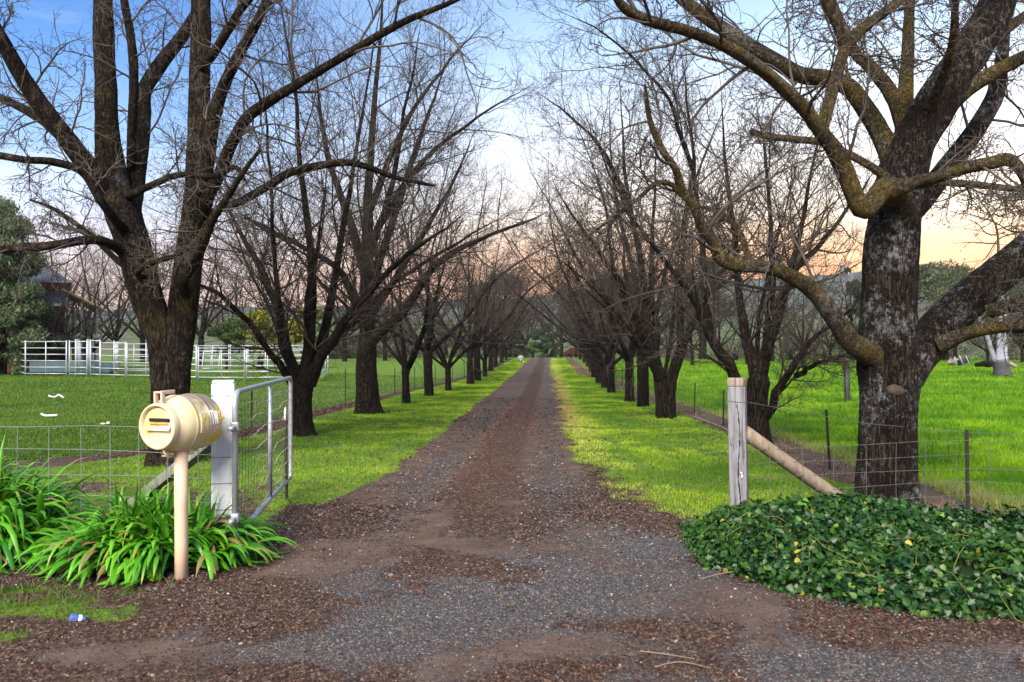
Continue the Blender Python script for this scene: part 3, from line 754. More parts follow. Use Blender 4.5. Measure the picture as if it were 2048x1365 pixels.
# loose stones
MAT['stone'] = leaf_mat('loose_stone', .8, None, .3)
X, Y = sample(r, 60000, 3.6, 12, lambda y: -.68 * y - .3, lambda y: np.minimum(.68 * y + .3, 3.4), 2)
g, l_, t_, kd = zones(X, Y); keep = r.random(len(X)) < np.clip(g * 1.3 - .1, .22, 1) * (t_ < .3); X, Y, g = X[keep], Y[keep], g[keep]
N = len(X); sz = (.003 + .007 * r.random(N) ** 3.0) * np.clip(Y / 5, .8, 1.8)
big = r.random(N) < .004; sz[big] *= 2.2
base = np.array([(1, 0, 0), (0, 1, 0), (-1, 0, 0), (0, -1, 0), (0, 0, .75), (0, 0, -.75)], float)
V = base[None] * r.uniform(.55, 1.35, (N, 6, 1)) * sz[:, None, None]; az = r.uniform(0, 6.28, N); ca, sa = np.cos(az)[:, None], np.sin(az)[:, None]
V = np.stack([V[..., 0] * ca - V[..., 1] * sa, V[..., 0] * sa + V[..., 1] * ca, V[..., 2]], -1)
on = (X > dleft(Y)) & (X < dright(Y))
V = V + np.stack([X, Y, gz(X, Y) + .004 + .02 * on + sz * .2], -1)[:, None]
T = (np.arange(N)[:, None, None] * 6 + np.array([(0, 1, 4), (1, 2, 4), (2, 3, 4), (3, 0, 4), (1, 0, 5), (2, 1, 5), (3, 2, 5), (0, 3, 5)])[None]).reshape(-1, 3)
spal = np.array([(.042, .044, .050), (.080, .083, .093), (.13, .133, .142), (.27, .25, .23), (.15, .10, .075), (.42, .40, .38)])
C = spal[r.choice(6, N, p=[.33, .33, .2, .03, .105, .005])] * r.uniform(.75, 1.25, (N, 1))
tag(mesh_obj('loose_gravel', raw_mesh('loose_gravel', V.reshape(-1, 3), None, T, MAT['stone'], False, {'Col': ('FLOAT_COLOR', np.repeat(C[:, None], 6, 1).reshape(-1, 3))})), 'loose blue grey and buff gravel stones on the entrance', 'gravel', kind='stuff')

# ---- leaves as small folded shapes, used by ivy, shrubs and evergreen crowns
def leaves(P, Nrm, size, C, r, shape='heart', jitter=.6, droop=0.0):
    """one folded leaf per point: 7 verts, 6 tris"""
    N = len(P)
    n = Nrm + r.normal(0, jitter, (N, 3)); n /= np.linalg.norm(n, axis=1, keepdims=True) + 1e-9
    a, b = frames(n); az = r.uniform(0, 6.28, N)[:, None]
    d = a * np.cos(az) + b * np.sin(az)
    if droop: d = d - UP * droop; d -= n * np.sum(d * n, 1, keepdims=True)
    d /= np.linalg.norm(d, axis=1, keepdims=True) + 1e-9
    s = np.cross(n, d)
    if shape == 'heart': L = np.array([(0, 0, 0), (.12, .42, .10), (.55, .40, .10), (1.08, 0, -.14), (.55, -.40, .10), (.12, -.42, .10), (.5, 0, -.02)])
    elif shape == 'thin': L = np.array([(0, 0, 0), (.3, .10, .02), (.7, .09, 0), (1.2, 0, -.2), (.7, -.09, 0), (.3, -.10, .02), (.5, 0, 0)])
    else: L = np.array([(0, 0, 0), (.25, .26, .06), (.65, .24, .05), (1.05, 0, -.1), (.65, -.24, .05), (.25, -.26, .06), (.5, 0, 0)])
    V = P[:, None] + size[:, None, None] * (d[:, None] * L[None, :, :1] + s[:, None] * L[None, :, 1:2] + n[:, None] * L[None, :, 2:3])
    T = (np.arange(N)[:, None, None] * 7 + np.array([(0, 1, 6), (1, 2, 6), (2, 3, 6), (3, 4, 6), (4, 5, 6), (5, 0, 6)][::-1])[None]).reshape(-1, 3)
    return V.reshape(-1, 3), T, np.repeat(C[:, None], 7, 1).reshape(-1, 3)
MAT['ivy'] = leaf_mat('ivy_leaf', .42, .2, .35)
MAT['stem'] = plain('green_stem', (.14, .16, .04), .7, .3, 20)
# periwinkle-like mound at the right of the entrance
LOW = np.array([(1.42, 7.0), (1.36, 6.4), (1.42, 5.75), (1.78, 5.3), (2.1, 5.02), (2.7, 4.72), (3.4, 4.5), (4.6, 4.3), (5.6, 4.3)])
def ivy_h(X, Y):
    ed = np.interp(X, LOW[:, 0], LOW[:, 1]) + (fbm(X * 2.6, Y * 2.6, 97) - .5) * .55; d1 = Y - ed
    back = np.interp(X, [1.2, 2.0, 3.0, 4.0, 5.6], [7.25, 7.35, 7.1, 6.75, 6.6]); d2 = back - Y
    d3 = X - (1.32 + .10 * (Y - 6.2)) + (fbm(X * 2.6, Y * 2.6, 98) - .5) * .35
    d = np.minimum(np.minimum(d1, d2 * 1.4), d3 * 1.1)
    n = fbm(X * 1.7, Y * 1.7, 91)
    return np.where(d > 0, (.06 + .27 * sstep(0, .75, d) * (.25 + 1.35 * (n - .08))) * sstep(-.02, .12, d), -1)
N = 90000; X = r.uniform(1.1, 5.6, N); Y = r.uniform(4.2, 7.4, N); hgt = ivy_h(X, Y); j = fbm(X * 5, Y * 5, 93)
kp = (hgt > .02) & (j > .17 + .1 * r.random(N)); X, Y, hgt = X[kp], Y[kp], hgt[kp]
e = .03
nx = -(np.maximum(ivy_h(X + e, Y), 0) - np.maximum(ivy_h(X - e, Y), 0)) / (2 * e); ny = -(np.maximum(ivy_h(X, Y + e), 0) - np.maximum(ivy_h(X, Y - e), 0)) / (2 * e)
Nm = np.stack([np.clip(nx, -2, 2), np.clip(ny, -2, 2), np.ones(len(X))], 1); Nm /= np.linalg.norm(Nm, axis=1, keepdims=True)
sel = r.random(len(X)) < np.clip(36000 / max(len(X), 1), 0, 1); X, Y, hgt, Nm = X[sel], Y[sel], hgt[sel], Nm[sel]
dep = np.abs(r.normal(0, .05, len(X))) - .05 * (r.random(len(X)) < .15)
P = np.stack([X, Y, gz(X, Y) + hgt - dep + .03 * r.random(len(X))], 1)
n1 = fbm(X * 2.2, Y * 2.2, 95)
C = lerp3((.006, .030, .008), (.035, .10, .016), np.clip(.3 + 1.2 * (n1 - .4) + r.normal(0, .25, len(X)), 0, 1))
yl = r.random(len(X)); C[yl > .93] = np.array([.08, .17, .02]); C[yl > .988] = np.array([.26, .24, .03])
V, T, CC = leaves(P, Nm, r.uniform(.022, .055, len(X)), C * r.uniform(.6, 1.35, (len(X), 1)), r, 'heart', .85)
mb = MB(); mb.add(V, (), T, CC)
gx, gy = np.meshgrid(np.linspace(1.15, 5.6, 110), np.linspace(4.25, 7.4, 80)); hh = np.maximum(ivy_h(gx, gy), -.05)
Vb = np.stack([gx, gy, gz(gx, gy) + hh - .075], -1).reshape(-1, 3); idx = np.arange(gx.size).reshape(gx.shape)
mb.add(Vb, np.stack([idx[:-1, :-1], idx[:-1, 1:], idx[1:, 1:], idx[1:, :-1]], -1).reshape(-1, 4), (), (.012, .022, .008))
for _ in range(46):      # trailing runners
    x = r.uniform(1.3, 4.6); y = np.interp(x, LOW[:, 0], LOW[:, 1]) + r.uniform(.1, 1.6); p = []; a = r.uniform(0, 6.28)
    for q in range(7):
        p.append((x, y, float(gz(x, y)) + max(float(ivy_h(np.array(x), np.array(y))), 0) + .02 + .03 * math.sin(q * .9)))
        a += r.normal(0, .4); x += .07 * math.cos(a); y += .07 * math.sin(a)
    mb.tube(p, .0028, 4, False, (.16, .16, .035))
tag(mb.build('ground_cover', MAT['ivy']), 'dark glossy leafy creeper mounded under the right gate post', 'ground cover', kind='stuff')
# ------------------------------------------------------------------ the two big trees at the gate
def px_axes(Y0, rows, K=16):
    """rows: list of (list of (px, py, radius px, depth offset)) -> smoothed axes"""
    out = []
    for row in rows:
        P = [at(p[0], p[1], Y0 + p[3]) for p in row]; R = [p[2] / F * (Y0 + p[3]) for p in row]
        out.append(resample(P, R, K))
    return out
def hero(name, Y0, base, label, trunk_rows, limb_rows, spec, barkT, barkL, r, budn=2, extra=None, group='bare trees lining the drive'):
    root = empty(name, base, label, 'tree', group)
    o3 = np.array(base, float)
    mb = MB(); ta = px_axes(Y0, trunk_rows, 150); trunk_tubes(mb, ta[:1], 84, r, .07, .020, .30); trunk_tubes(mb, ta[1:], 60, r, .07, .016)
    mb.build('trunk', barkT, root, True, o3)
    la = px_axes(Y0, limb_rows, 22); lf_ = px_axes(Y0, limb_rows, 70)
    for ax in lf_:
        mb = MB(); trunk_tubes(mb, [ax], 26, r, .09, .010 if ax[1].mean() > .05 else .005); mb.build('limb', barkT if ax[1][10] > .11 else barkL, root, True, o3)
    P, R = stack_axes(la + (extra or []), 16)
    lv = shoots(P, R, r, spec)
    tips = lv[-1][0]; m = r.random(len(tips)) < .55; tips = tips[m]
    bs = buds(tips[:, -1], tips[:, -1] - tips[:, -2], r, .013, budn)
    mesh_obj('crown', crown_mesh('crown', lv, MAT['twig'], o3, bs), root)
    return root
r = np.random.default_rng(101)
def hspec(a, tr=.1):
    return [dict(n=a, t0=.25, t1=.99, ang=48, angs=16, lf=.36, lmin=.35, lmax=1.7, K=10, trop=tr, wander=.42, rfrac=.45, rtip=.0045, sides=5, curl=.9, tiplen=.6, rcap=.017),
            dict(n=8, t0=.15, t1=.99, ang=46, angs=18, lf=.5, lmin=.22, lmax=.85, K=9, trop=-.15, wander=.5, rfrac=.62, rtip=.0034, sides=4, curl=1.5, tiplen=.7),
            dict(n=4, t0=.2, t1=1., ang=42, angs=18, lf=.55, lmin=.12, lmax=.45, K=6, trop=.5, wander=.45, rfrac=.7, rtip=.0026, sides=3, curl=1.2, tiplen=.8)]
bL0 = G(337, 928)
Y0 = bL0[1]
LT = [[(338, 945, 54, 0), (338, 920, 45, 0), (340, 880, 38, 0), (341, 800, 36, 0), (342, 740, 36, 0), (344, 710, 36, 0), (345, 690, 28, 0)],
      [(330, 760, 26, 0), (328, 720, 28, 0), (321, 670, 28, -.05), (300, 615, 30, -.1), (284, 560, 30, -.15), (270, 500, 31, -.15), (248, 430, 33, -.1), (232, 380, 30, 0), (222, 330, 27, 0), (214, 250, 22, 0), (210, 150, 20, .1), (207, 50, 19, .2), (203, -90, 16, .3), (200, -260, 9, .4)],
      [(350, 760, 27, 0), (353, 720, 29, 0), (358, 670, 29, 0), (368, 600, 28, 0), (376, 530, 27, .05), (386, 470, 27, .1), (393, 415, 26, .1), (396, 350, 23, .1), (398, 250, 21, .15), (400, 150, 20, .2), (402, 50, 19, .2), (402, -90, 16, .3), (400, -260, 8, .3)]]
LL = [[(228, 400, 20, 0), (200, 362, 20, -.2), (150, 300, 18, -.5), (90, 222, 17, -.8), (45, 155, 15, -1.0), (8, 90, 14, -1.2), (-40, 0, 12, -1.5), (-90, -120, 6, -1.9)],
      [(165, 325, 10, -.4), (110, 262, 10, -.1), (60, 225, 9, .2), (0, 196, 8, .5), (-70, 170, 5, .8)],
      [(258, 515, 13, -.1), (225, 490, 10, -.5), (180, 480, 9, -.8), (100, 492, 9, -1.0), (0, 500, 8, -1.2), (-90, 508, 5, -1.5)],
      [(255, 470, 12, -.2), (230, 440, 9, -.6), (200, 400, 8, -.9), (165, 345, 8, -1.0), (110, 325, 8, -1.2), (50, 320, 7, -1.4), (0, 312, 7, -1.5), (-70, 300, 4, -1.7)],
      [(262, 430, 20, .1), (270, 370, 18, .3), (278, 300, 17, .5), (286, 235, 15, .7), (290, 180, 14, .8), (320, 130, 13, .9), (355, 85, 12, 1.0), (385, 40, 11, 1.1), (430, -40, 9, 1.2), (470, -140, 4, 1.3)],
      [(262, 330, 9, .2), (264, 250, 9, 0), (268, 160, 9, -.2), (262, 80, 8, -.3), (250, 10, 8, -.3), (235, -90, 4, -.4)],
      [(403, 135, 10, .1), (425, 110, 9, -.1), (450, 70, 9, -.3), (480, 22, 8, -.5), (520, -30, 7, -.7), (560, -100, 4, -.9)],
      [(400, 400, 14, 0), (415, 330, 14, -.3), (426, 245, 13, -.5), (445, 180, 12, -.7), (475, 115, 11, -.9), (505, 60, 10, -1.1), (540, -15, 9, -1.2), (570, -120, 4, -1.4)],
      [(395, 450, 15, -.1), (418, 390, 13, -.4), (440, 345, 12, -.6), (462, 290, 11, -.9), (495, 235, 11, -1.2), (550, 196, 10, -1.5), (610, 160, 9, -1.7), (700, 105, 8, -2.0), (800, 48, 7, -2.3), (890, 10, 5, -2.5), (980, -30, 2.5, -2.8)],
      [(385, 500, 12, .1), (430, 425, 9, .6), (480, 405, 8, 1.0), (540, 370, 8, 1.4), (592, 342, 8, 1.7), (700, 326, 7, 2.3), (790, 355, 5, 2.8), (870, 372, 3, 3.2)],
      [(372, 590, 12, -.3), (366, 560, 11, -.55), (385, 530, 10, -.7), (405, 490, 9, -.9), (425, 440, 8, -1.1), (455, 395, 7, -1.3), (490, 340, 5, -1.5), (520, 300, 3, -1.6)],
      [(290, 555, 9, -.25), (275, 545, 6, -.5), (300, 527, 6, -.6), (340, 515, 5, -.7), (385, 495, 3, -.8)],
      [(240, 400, 9, -.1), (300, 372, 7, -.5), (360, 350, 6, -.8), (430, 352, 6, -1.0), (470, 335, 5, -1.1), (490, 360, 3, -1.2)],
      [(275, 545, 8, .0), (235, 522, 6, .15), (180, 470, 5, .3), (110, 420, 4, .5), (60, 400, 2, .6)]]
hero('bare_tree', Y0, bL0, 'large bare tree with forked double trunk, behind the cream mailbox', LT, LL, hspec(11), MAT['bark_left'], MAT['bark_left'], r)
bR0 = G(1772, 1028); Y0 = bR0[1]
RT = [[(1772, 1045, 84, 0), (1772, 1018, 68, 0), (1773, 985, 58, 0), (1773, 940, 54, 0), (1773, 880, 53, 0), (1776, 800, 55, 0), (1779, 745, 58, 0), (1779, 690, 56, 0), (1779, 620, 52, 0), (1782, 540, 53, 0), (1788, 470, 50, 0), (1793, 410, 50, 0), (1800, 365, 46, 0)],
      [(1795, 420, 44, 0), (1806, 345, 44, 0), (1828, 285, 42, .05), (1860, 225, 41, .1), (1902, 158, 39, .15), (1950, 90, 37, .2), (1985, 30, 34, .25), (2015, -60, 28, .3), (2035, -180, 15, .4)]]
RL = [[(1795, 750, 46, 0), (1825, 712, 44, .05), (1856, 682, 41, .1), (1896, 640, 38, .1), (1950, 590, 37, .15), (2010, 540, 36, .2), (2070, 488, 34, .2), (2150, 410, 26, .3), (2230, 300, 14, .4)],
      [(1880, 690, 18, -.1), (1925, 670, 13, -.25), (1965, 660, 12, -.4), (2010, 654, 12, -.5), (2060, 652, 11, -.7), (2150, 640, 6, -.9)],
      [(1980, 622, 15, -.05), (2015, 612, 14, -.2), (2050, 610, 13, -.3), (2120, 600, 7, -.4)],
      [(1765, 720, 26, -.05), (1728, 700, 23, -.2), (1700, 682, 21, -.3), (1672, 640, 19, -.4), (1640, 598, 17, -.5), (1608, 568, 15, -.6), (1568, 546, 14, -.7), (1520, 533, 12, -.8), (1470, 530, 13, -.85), (1440, 515, 14, -.9), (1430, 492, 11, -.9), (1405, 455, 9, -1.0), (1384, 405, 9, -1.1), (1362, 380, 10, -1.1), (1352, 340, 8, -1.2), (1325, 300, 7, -1.3), (1300, 240, 6, -1.4), (1290, 170, 3, -1.5)],
      [(1358, 385, 6, -1.1), (1340, 368, 5, -1.15), (1310, 368, 5, -1.2), (1280, 395, 4, -1.3), (1240, 425, 3, -1.4), (1180, 470, 2, -1.5)],
      [(1500, 530, 7, -.82), (1490, 492, 6, -.7), (1476, 460, 6, -.6), (1452, 435, 5, -.5), (1425, 420, 4, -.4), (1400, 414, 3, -.3)],
      [(1800, 425, 36, -.1), (1788, 385, 28, -.3), (1768, 378, 24, -.42), (1752, 398, 20, -.5), (1738, 416, 19, -.55), (1722, 418, 20, -.6), (1708, 392, 18, -.65), (1690, 345, 18, -.7), (1668, 298, 17, -.8), (1642, 264, 15, -.9), (1605, 215, 13, -1.05), (1560, 170, 12, -1.2), (1500, 122, 12, -1.4), (1440, 88, 12, -1.55), (1375, 62, 11, -1.75), (1300, 42, 11, -1.95), (1250, 18, 10, -2.1), (1225, -20, 8, -2.2), (1190, -90, 4, -2.4)],
      [(1800, 360, 34, .05), (1785, 315, 25, .1), (1762, 268, 20, .15), (1740, 230, 18, .2), (1700, 178, 17, .2), (1652, 158, 16, .2), (1600, 150, 15, .25), (1550, 122, 15, .25), (1485, 82, 14, .3), (1420, 40, 13, .35), (1355, -10, 12, .4), (1280, -80, 6, .5)],
      [(1640, 268, 13, -.9), (1655, 215, 12, -.8), (1674, 150, 11, -.7), (1692, 95, 12, -.6), (1735, 50, 11, -.45), (1795, 5, 9, -.3), (1850, -50, 7, -.2), (1900, -140, 3, -.1)],
      [(1690, 100, 9, -.6), (1676, 55, 9, -.65), (1650, 0, 8, -.7), (1620, -70, 4, -.8)],
      [(1812, 268, 16, .15), (1792, 205, 15, .2), (1764, 160, 14, .3), (1735, 128, 12, .35), (1712, 108, 10, .4), (1690, 60, 7, .5), (1660, -20, 4, .6)],
      [(1775, 358, 10, -.35), (1745, 335, 8, -.3), (1690, 305, 7, -.2), (1640, 285, 7, -.1), (1580, 278, 7, 0), (1530, 272, 6, .1), (1502, 262, 6, .2)],
      [(1805, 330, 24, .1), (1808, 250, 17, .2), (1812, 160, 13, .3), (1816, 90, 11, .35), (1820, 0, 9, .4), (1826, -100, 4, .5)],
      [(1800, 440, 28, .2), (1850, 395, 22, .4), (1898, 330, 20, .6), (1948, 265, 19, .8), (1984, 205, 17, .95), (2000, 150, 14, 1.1), (2010, 70, 10, 1.3), (2030, -60, 5, 1.5)],
      [(1770, 400, 16, -.3), (1800, 378, 15, -.5), (1835, 364, 13, -.6), (1880, 354, 12, -.75), (1935, 336, 12, -.9), (1985, 326, 13, -1.0), (2015, 320, 13, -1.05), (2040, 340, 10, -1.1), (2058, 385, 6, -1.15), (2070, 440, 3, -1.2)],
      [(1830, 372, 8, -.5), (1885, 366, 7, -.3), (1950, 370, 7, -.1), (2040, 378, 6, .1), (2140, 370, 3, .3)],
      [(1895, 215, 17, .15), (1935, 178, 16, .1), (1980, 150, 14, 0), (2040, 118, 12, -.1), (2110, 80, 8, -.2), (2200, 10, 4, -.3)],
      [(1960, 95, 14, .2), (2010, 60, 11, .4), (2070, 15, 8, .6), (2140, -60, 4, .8)],
      [(1860, 215, 12, -.1), (1895, 130, 9, -.5), (1910, 40, 8, -.8), (1900, -60, 4, -1.0)]]
tR = hero('bare_tree', Y0, bR0, 'massive bare tree with grey lichen on its trunk, behind the right gate post', RT, RL, hspec(10), MAT['bark_near'], MAT['bark_limb'], r)
# grey branch collar scar on the trunk front
pc = at(1796, 779, Y0 - .258)
m_, nt_ = new_mat('scar_wood'); k = NT(nt_); v = k.coord((1, 1, 1))
k.out(k.mix(k.ramp(k.noise(v, 14, 5, .7), [(.3, 0), (.7, 1)]), (.018, .014, .010), (.075, .062, .046)), .9, k.bump(k.noise(v, 40, 4), .5, .02), spec=.1); MAT['scar'] = m_
mb = MB(); mb.sphere(pc + (0, .016, 0), (.100, .040, .070), 30, wob=.10)
mb.build('pruning_scar', MAT['scar'], tR, True, bR0)

# ------------------------------------------------------------------ the avenue
def stem_tree(label, Y0, base, rows_trunk, rows_stems, nrand, H, spread, r, dens=1., tw=1., r0=.2, h0=1., group='bare trees lining the drive'):
    """tree with its main stems laid out by eye, filled in with further stems"""
    root = empty('bare_tree', base, label, 'tree', group); o3 = np.array(base, float)
    rows_stems = [rw[:-1] + [(rw[-1][0], rw[-1][1], .35, rw[-1][3])] for rw in rows_stems]
    axes_t = px_axes(Y0, rows_trunk, 18); axes_s = [(P + np.cumsum(r.normal(0, .022, P.shape), 0) * (np.arange(16) > 2)[:, None], np.maximum(R * .90 * (1 - .5 * np.linspace(0, 1, 16)), .004)) for P, R in px_axes(Y0, rows_stems, 16)]
    if nrand:
        ex = random_stems(r, h0, r0, nrand, H, spread, 16)[1:]
        axes_s += [(P + o3, R) for P, R in ex]
    mb = MB(); trunk_tubes(mb, px_axes(Y0, rows_trunk, 70), 44, r, .08, .018, .22); trunk_tubes(mb, axes_s, 9, r, .07)
    mb.build('trunk', MAT['bark_row'], root, True, o3)
    P, R = stack_axes(axes_s + [a for a in axes_t if len(rows_trunk) > 0 and np.ptp(a[0][:, 2]) > 3], 16)
    lv = shoots(P, R, r, avenue_spec(dens, tw))
    mesh_obj('crown', crown_mesh('crown', lv, MAT['twig_row'], o3), root)
    return root
b = G(605, 871); Y0 = b[1]
stem_tree('bare tree with many fanning stems from a low fork, beside the open gate', Y0, b,
    [[(607, 880, 34, 0), (606, 865, 25, 0), (604, 840, 20, 0), (604, 790, 20, 0), (606, 755, 24, 0), (608, 730, 16, 0)]],
    [[(596, 790, 11, 0), (575, 752, 10, 0), (535, 705, 9, -.3), (505, 652, 9, -.5), (470, 612, 8, -.8), (430, 582, 8, -1.0), (390, 560, 6, -1.2), (300, 530, 3, -1.6)],
     [(600, 770, 14, 0), (580, 720, 13, .1), (560, 660, 12, .2), (543, 610, 12, .3), (518, 555, 10, .5), (488, 500, 9, .7), (455, 440, 7, .9), (410, 350, 4, 1.2)],
     [(610, 750, 14, 0), (618, 700, 13, 0), (621, 640, 13, 0), (625, 560, 12, -.1), (620, 480, 10, -.1), (608, 400, 9, -.2), (598, 320, 8, -.3), (592, 200, 6, -.4), (570, 60, 4, -.5), (560, -60, 2, -.5)],
     [(615, 760, 13, .1), (638, 705, 12, .3), (654, 645, 11, .5), (668, 580, 10, .7), (680, 500, 9, .9), (692, 430, 8, 1.1), (712, 320, 6, 1.3), (742, 150, 4, 1.6), (770, -20, 2, 1.8)],
     [(620, 770, 15, 0), (642, 715, 14, -.1), (668, 660, 12, -.3), (702, 620, 11, -.5), (742, 570, 9, -.8), (790, 520, 8, -1.1), (850, 478, 6, -1.5), (940, 410, 3, -2.0)],
     [(618, 750, 10, .2), (650, 700, 9, .5), (700, 650, 8, .8), (760, 590, 7, 1.1), (830, 538, 6, 1.4), (910, 490, 5, 1.8), (1010, 440, 3, 2.3)],
     [(602, 770, 10, -.1), (565, 700, 8, -.4), (548, 610, 7, -.6), (536, 500, 6, -.8), (528, 380, 5, -.9), (520, 220, 4, -1.0), (500, 60, 2, -1.1)]],
    2, 6.6, 58, np.random.default_rng(201), r0=.07, h0=.9, dens=1.0)
b = G(736, 829); Y0 = b[1]
stem_tree('thick straight-trunked bare tree with a flared pale base, second along the left row', Y0, b,
    [[(736, 838, 36, 0), (736, 824, 28, 0), (735, 805, 23, 0), (733, 760, 21, 0), (733, 715, 19, 0), (735, 660, 15, 0), (733, 600, 13, 0), (735, 480, 11, 0), (736, 400, 9, .1), (742, 300, 7, .1), (750, 190, 5, .2), (762, 60, 3, .2), (766, -60, .5, .2)]],
    [[(733, 660, 12, 0), (690, 568, 10, -.5), (660, 536, 9, -.8), (600, 500, 8, -1.2), (530, 468, 7, -1.6), (455, 436, 4, -2.2)],
     [(735, 500, 10, -.1), (790, 395, 8, -.4), (850, 310, 7, -.8), (925, 245, 5, -1.2), (1000, 195, 3, -1.6), (1060, 160, 1, -1.9)],
     [(737, 430, 9, 0), (785, 310, 7, .3), (845, 205, 6, .5), (915, 115, 4, .7), (990, 40, 1, .9)],
     [(738, 690, 13, -.1), (762, 665, 12, -.5), (812, 610, 11, -1.0), (866, 530, 10, -1.4), (914, 500, 9, -1.8), (982, 468, 7, -2.3), (1050, 446, 5, -2.8), (1095, 420, 3, -3.1)],
     [(735, 600, 11, .2), (765, 500, 10, .5), (798, 400, 9, .8), (820, 320, 8, 1.0), (860, 210, 6, 1.2), (900, 90, 3, 1.5)],
     [(733, 560, 11, 0), (700, 440, 10, .2), (668, 330, 8, .5), (650, 220, 6, .7), (640, 80, 3, .9)],
     [(735, 640, 10, .2), (790, 560, 9, .8), (850, 470, 8, 1.2), (910, 360, 6, 1.8), (960, 240, 3, 2.3)],
     [(735, 520, 9, -.2), (770, 400, 8, -.5), (790, 280, 6, -.8), (820, 140, 4, -1.0), (840, 20, 2, -1.1)]],
    2, 7.4, 50, np.random.default_rng(202), r0=.09, h0=2.8, dens=.95)
b = G(1516, 888); Y0 = b[1]
stem_tree('multi-stemmed bare tree right behind the grey wooden gate post', Y0, b,
    [[(1517, 900, 36, 0), (1517, 880, 26, 0), (1516, 850, 21, 0), (1515, 800, 20, 0), (1518, 765, 22, 0), (1520, 745, 14, 0)]],
    [[(1510, 835, 15, 0), (1485, 785, 14, -.1), (1452, 728, 14, -.2), (1415, 668, 11, -.3), (1380, 605, 9, -.4), (1322, 532, 7, -.6), (1268, 460, 6, -.8), (1220, 370, 4, -1.0), (1180, 270, 2, -1.2)],
     [(1425, 685, 9, -.3), (1413, 610, 8, -.1), (1406, 520, 8, .1), (1396, 440, 7, .2), (1386, 330, 6, .3), (1378, 210, 4, .4), (1360, 90, 2, .5)],
     [(1516, 770, 16, 0), (1505, 722, 14, .1), (1490, 670, 11, .2), (1480, 605, 10, .3), (1470, 530, 9, .4), (1462, 440, 8, .5), (1452, 300, 5, .6), (1440, 140, 3, .7)],
     [(1520, 765, 15, 0), (1534, 700, 14, -.1), (1553, 625, 12, -.2), (1570, 575, 10, -.3), (1582, 500, 8, -.4), (1602, 400, 6, -.5), (1622, 300, 4, -.6), (1650, 180, 2, -.7)],
     [(1532, 700, 10, .1), (1540, 610, 9, .3), (1545, 520, 8, .5), (1540, 420, 6, .7), (1530, 300, 5, .9), (1520, 160, 2, 1.0)],
     [(1520, 845, 12, 0), (1548, 812, 11, -.2), (1578, 772, 10, -.5), (1600, 736, 10, -.6), (1632, 702, 8, -.8), (1690, 650, 6, -1.1), (1740, 590, 3, -1.3)],
     [(1590, 752, 7, -.5), (1640, 735, 6, -.8), (1690, 712, 5, -1.1), (1740, 712, 3, -1.3)],
     [(1388, 345, 6, .3), (1345, 235, 5, 0), (1280, 140, 4, -.3), (1200, 65, 3, -.6), (1120, 20, 1, -.9)],
     [(1555, 620, 9, .2), (1590, 552, 8, .5), (1640, 478, 7, .8), (1700, 400, 5, 1.1), (1750, 330, 3, 1.4)]],
    1, 5.0, 46, np.random.default_rng(203), r0=.07, h0=1.2, dens=1.0)
b = G(1332, 837); Y0 = b[1]
stem_tree('twin-trunked bare tree forking close to the ground, second along the right row', Y0, b,
    [[(1328, 845, 18, 0), (1325, 825, 14, 0), (1322, 780, 12, 0), (1314, 735, 11, 0), (1300, 690, 10, 0)],
     [(1338, 845, 17, 0), (1339, 825, 13, 0), (1339, 785, 12, .1), (1350, 735, 11, .1), (1368, 695, 9, .2)]],
    [[(1303, 700, 10, 0), (1266, 622, 9, -.4), (1232, 560, 8, -.7), (1192, 500, 7, -1.0), (1150, 440, 5, -1.3), (1100, 350, 3, -1.7)],
     [(1302, 700, 9, 0), (1290, 610, 9, .3), (1278, 520, 8, .5), (1262, 420, 7, .7), (1250, 300, 5, .9), (1240, 160, 3, 1.1)],
     [(1266, 440, 7, .6), (1225, 340, 6, .3), (1170, 270, 4, 0), (1110, 220, 3, -.4), (1060, 190, 1, -.8)],
     [(1310, 720, 8, .1), (1318, 620, 8, .3), (1322, 500, 7, .5), (1330, 380, 5, .7), (1335, 230, 3, .9)],
     [(1362, 705, 9, .2), (1384, 650, 8, 0), (1412, 600, 7, -.2), (1450, 530, 6, -.4), (1490, 440, 4, -.6), (1530, 340, 2, -.8)],
     [(1360, 710, 9, .2), (1362, 620, 8, .4), (1370, 520, 7, .6), (1385, 400, 5, .8), (1400, 250, 3, 1.0)],
     [(1318, 760, 7, -.1), (1280, 690, 6, -.6), (1230, 620, 5, -1.0), (1170, 560, 4, -1.6), (1110, 500, 2, -2.2)]],
    2, 6.4, 54, np.random.default_rng(204), r0=.08, h0=1.3, dens=.95)

# further trees of both rows: four models, each placed several times
models = []
for q, (h0, r0, n_, H, sp, dn, tw) in enumerate([(1.5, .15, 7, 7.2, 60, .62, 1.4), (1.9, .18, 6, 7.6, 56, .64, 1.5), (1.2, .135, 7, 6.8, 62, .60, 1.4), (1.7, .165, 6, 7.4, 58, .62, 1.5)]):
    rr = np.random.default_rng(300 + q); ax = random_stems(rr, h0, r0, n_, H, sp)
    mb = MB(); trunk_tubes(mb, ax[:1], 12, rr, .09); trunk_tubes(mb, ax[1:], 7, rr, .05)
    V = np.vstack(mb.v); tm = raw_mesh('trunk', V, np.vstack(mb.q), np.vstack(mb.t), MAT['bark_row'])
    P, R = stack_axes(ax[1:], 14); cm = crown_mesh('crown', shoots(P, R, rr, avenue_spec(dn, tw)), MAT['twig_row'], (0, 0, 0))
    models.append((tm, cm))
def place_tree(model, loc, label, group, rz, s=1.0, wood=None):
    root = empty('bare_tree', loc, label, 'tree', group, rz); root.scale = (s, s, s)
    for nm, me in zip(('trunk', 'crown'), models[model]): mesh_obj(nm, me, root)
    return root
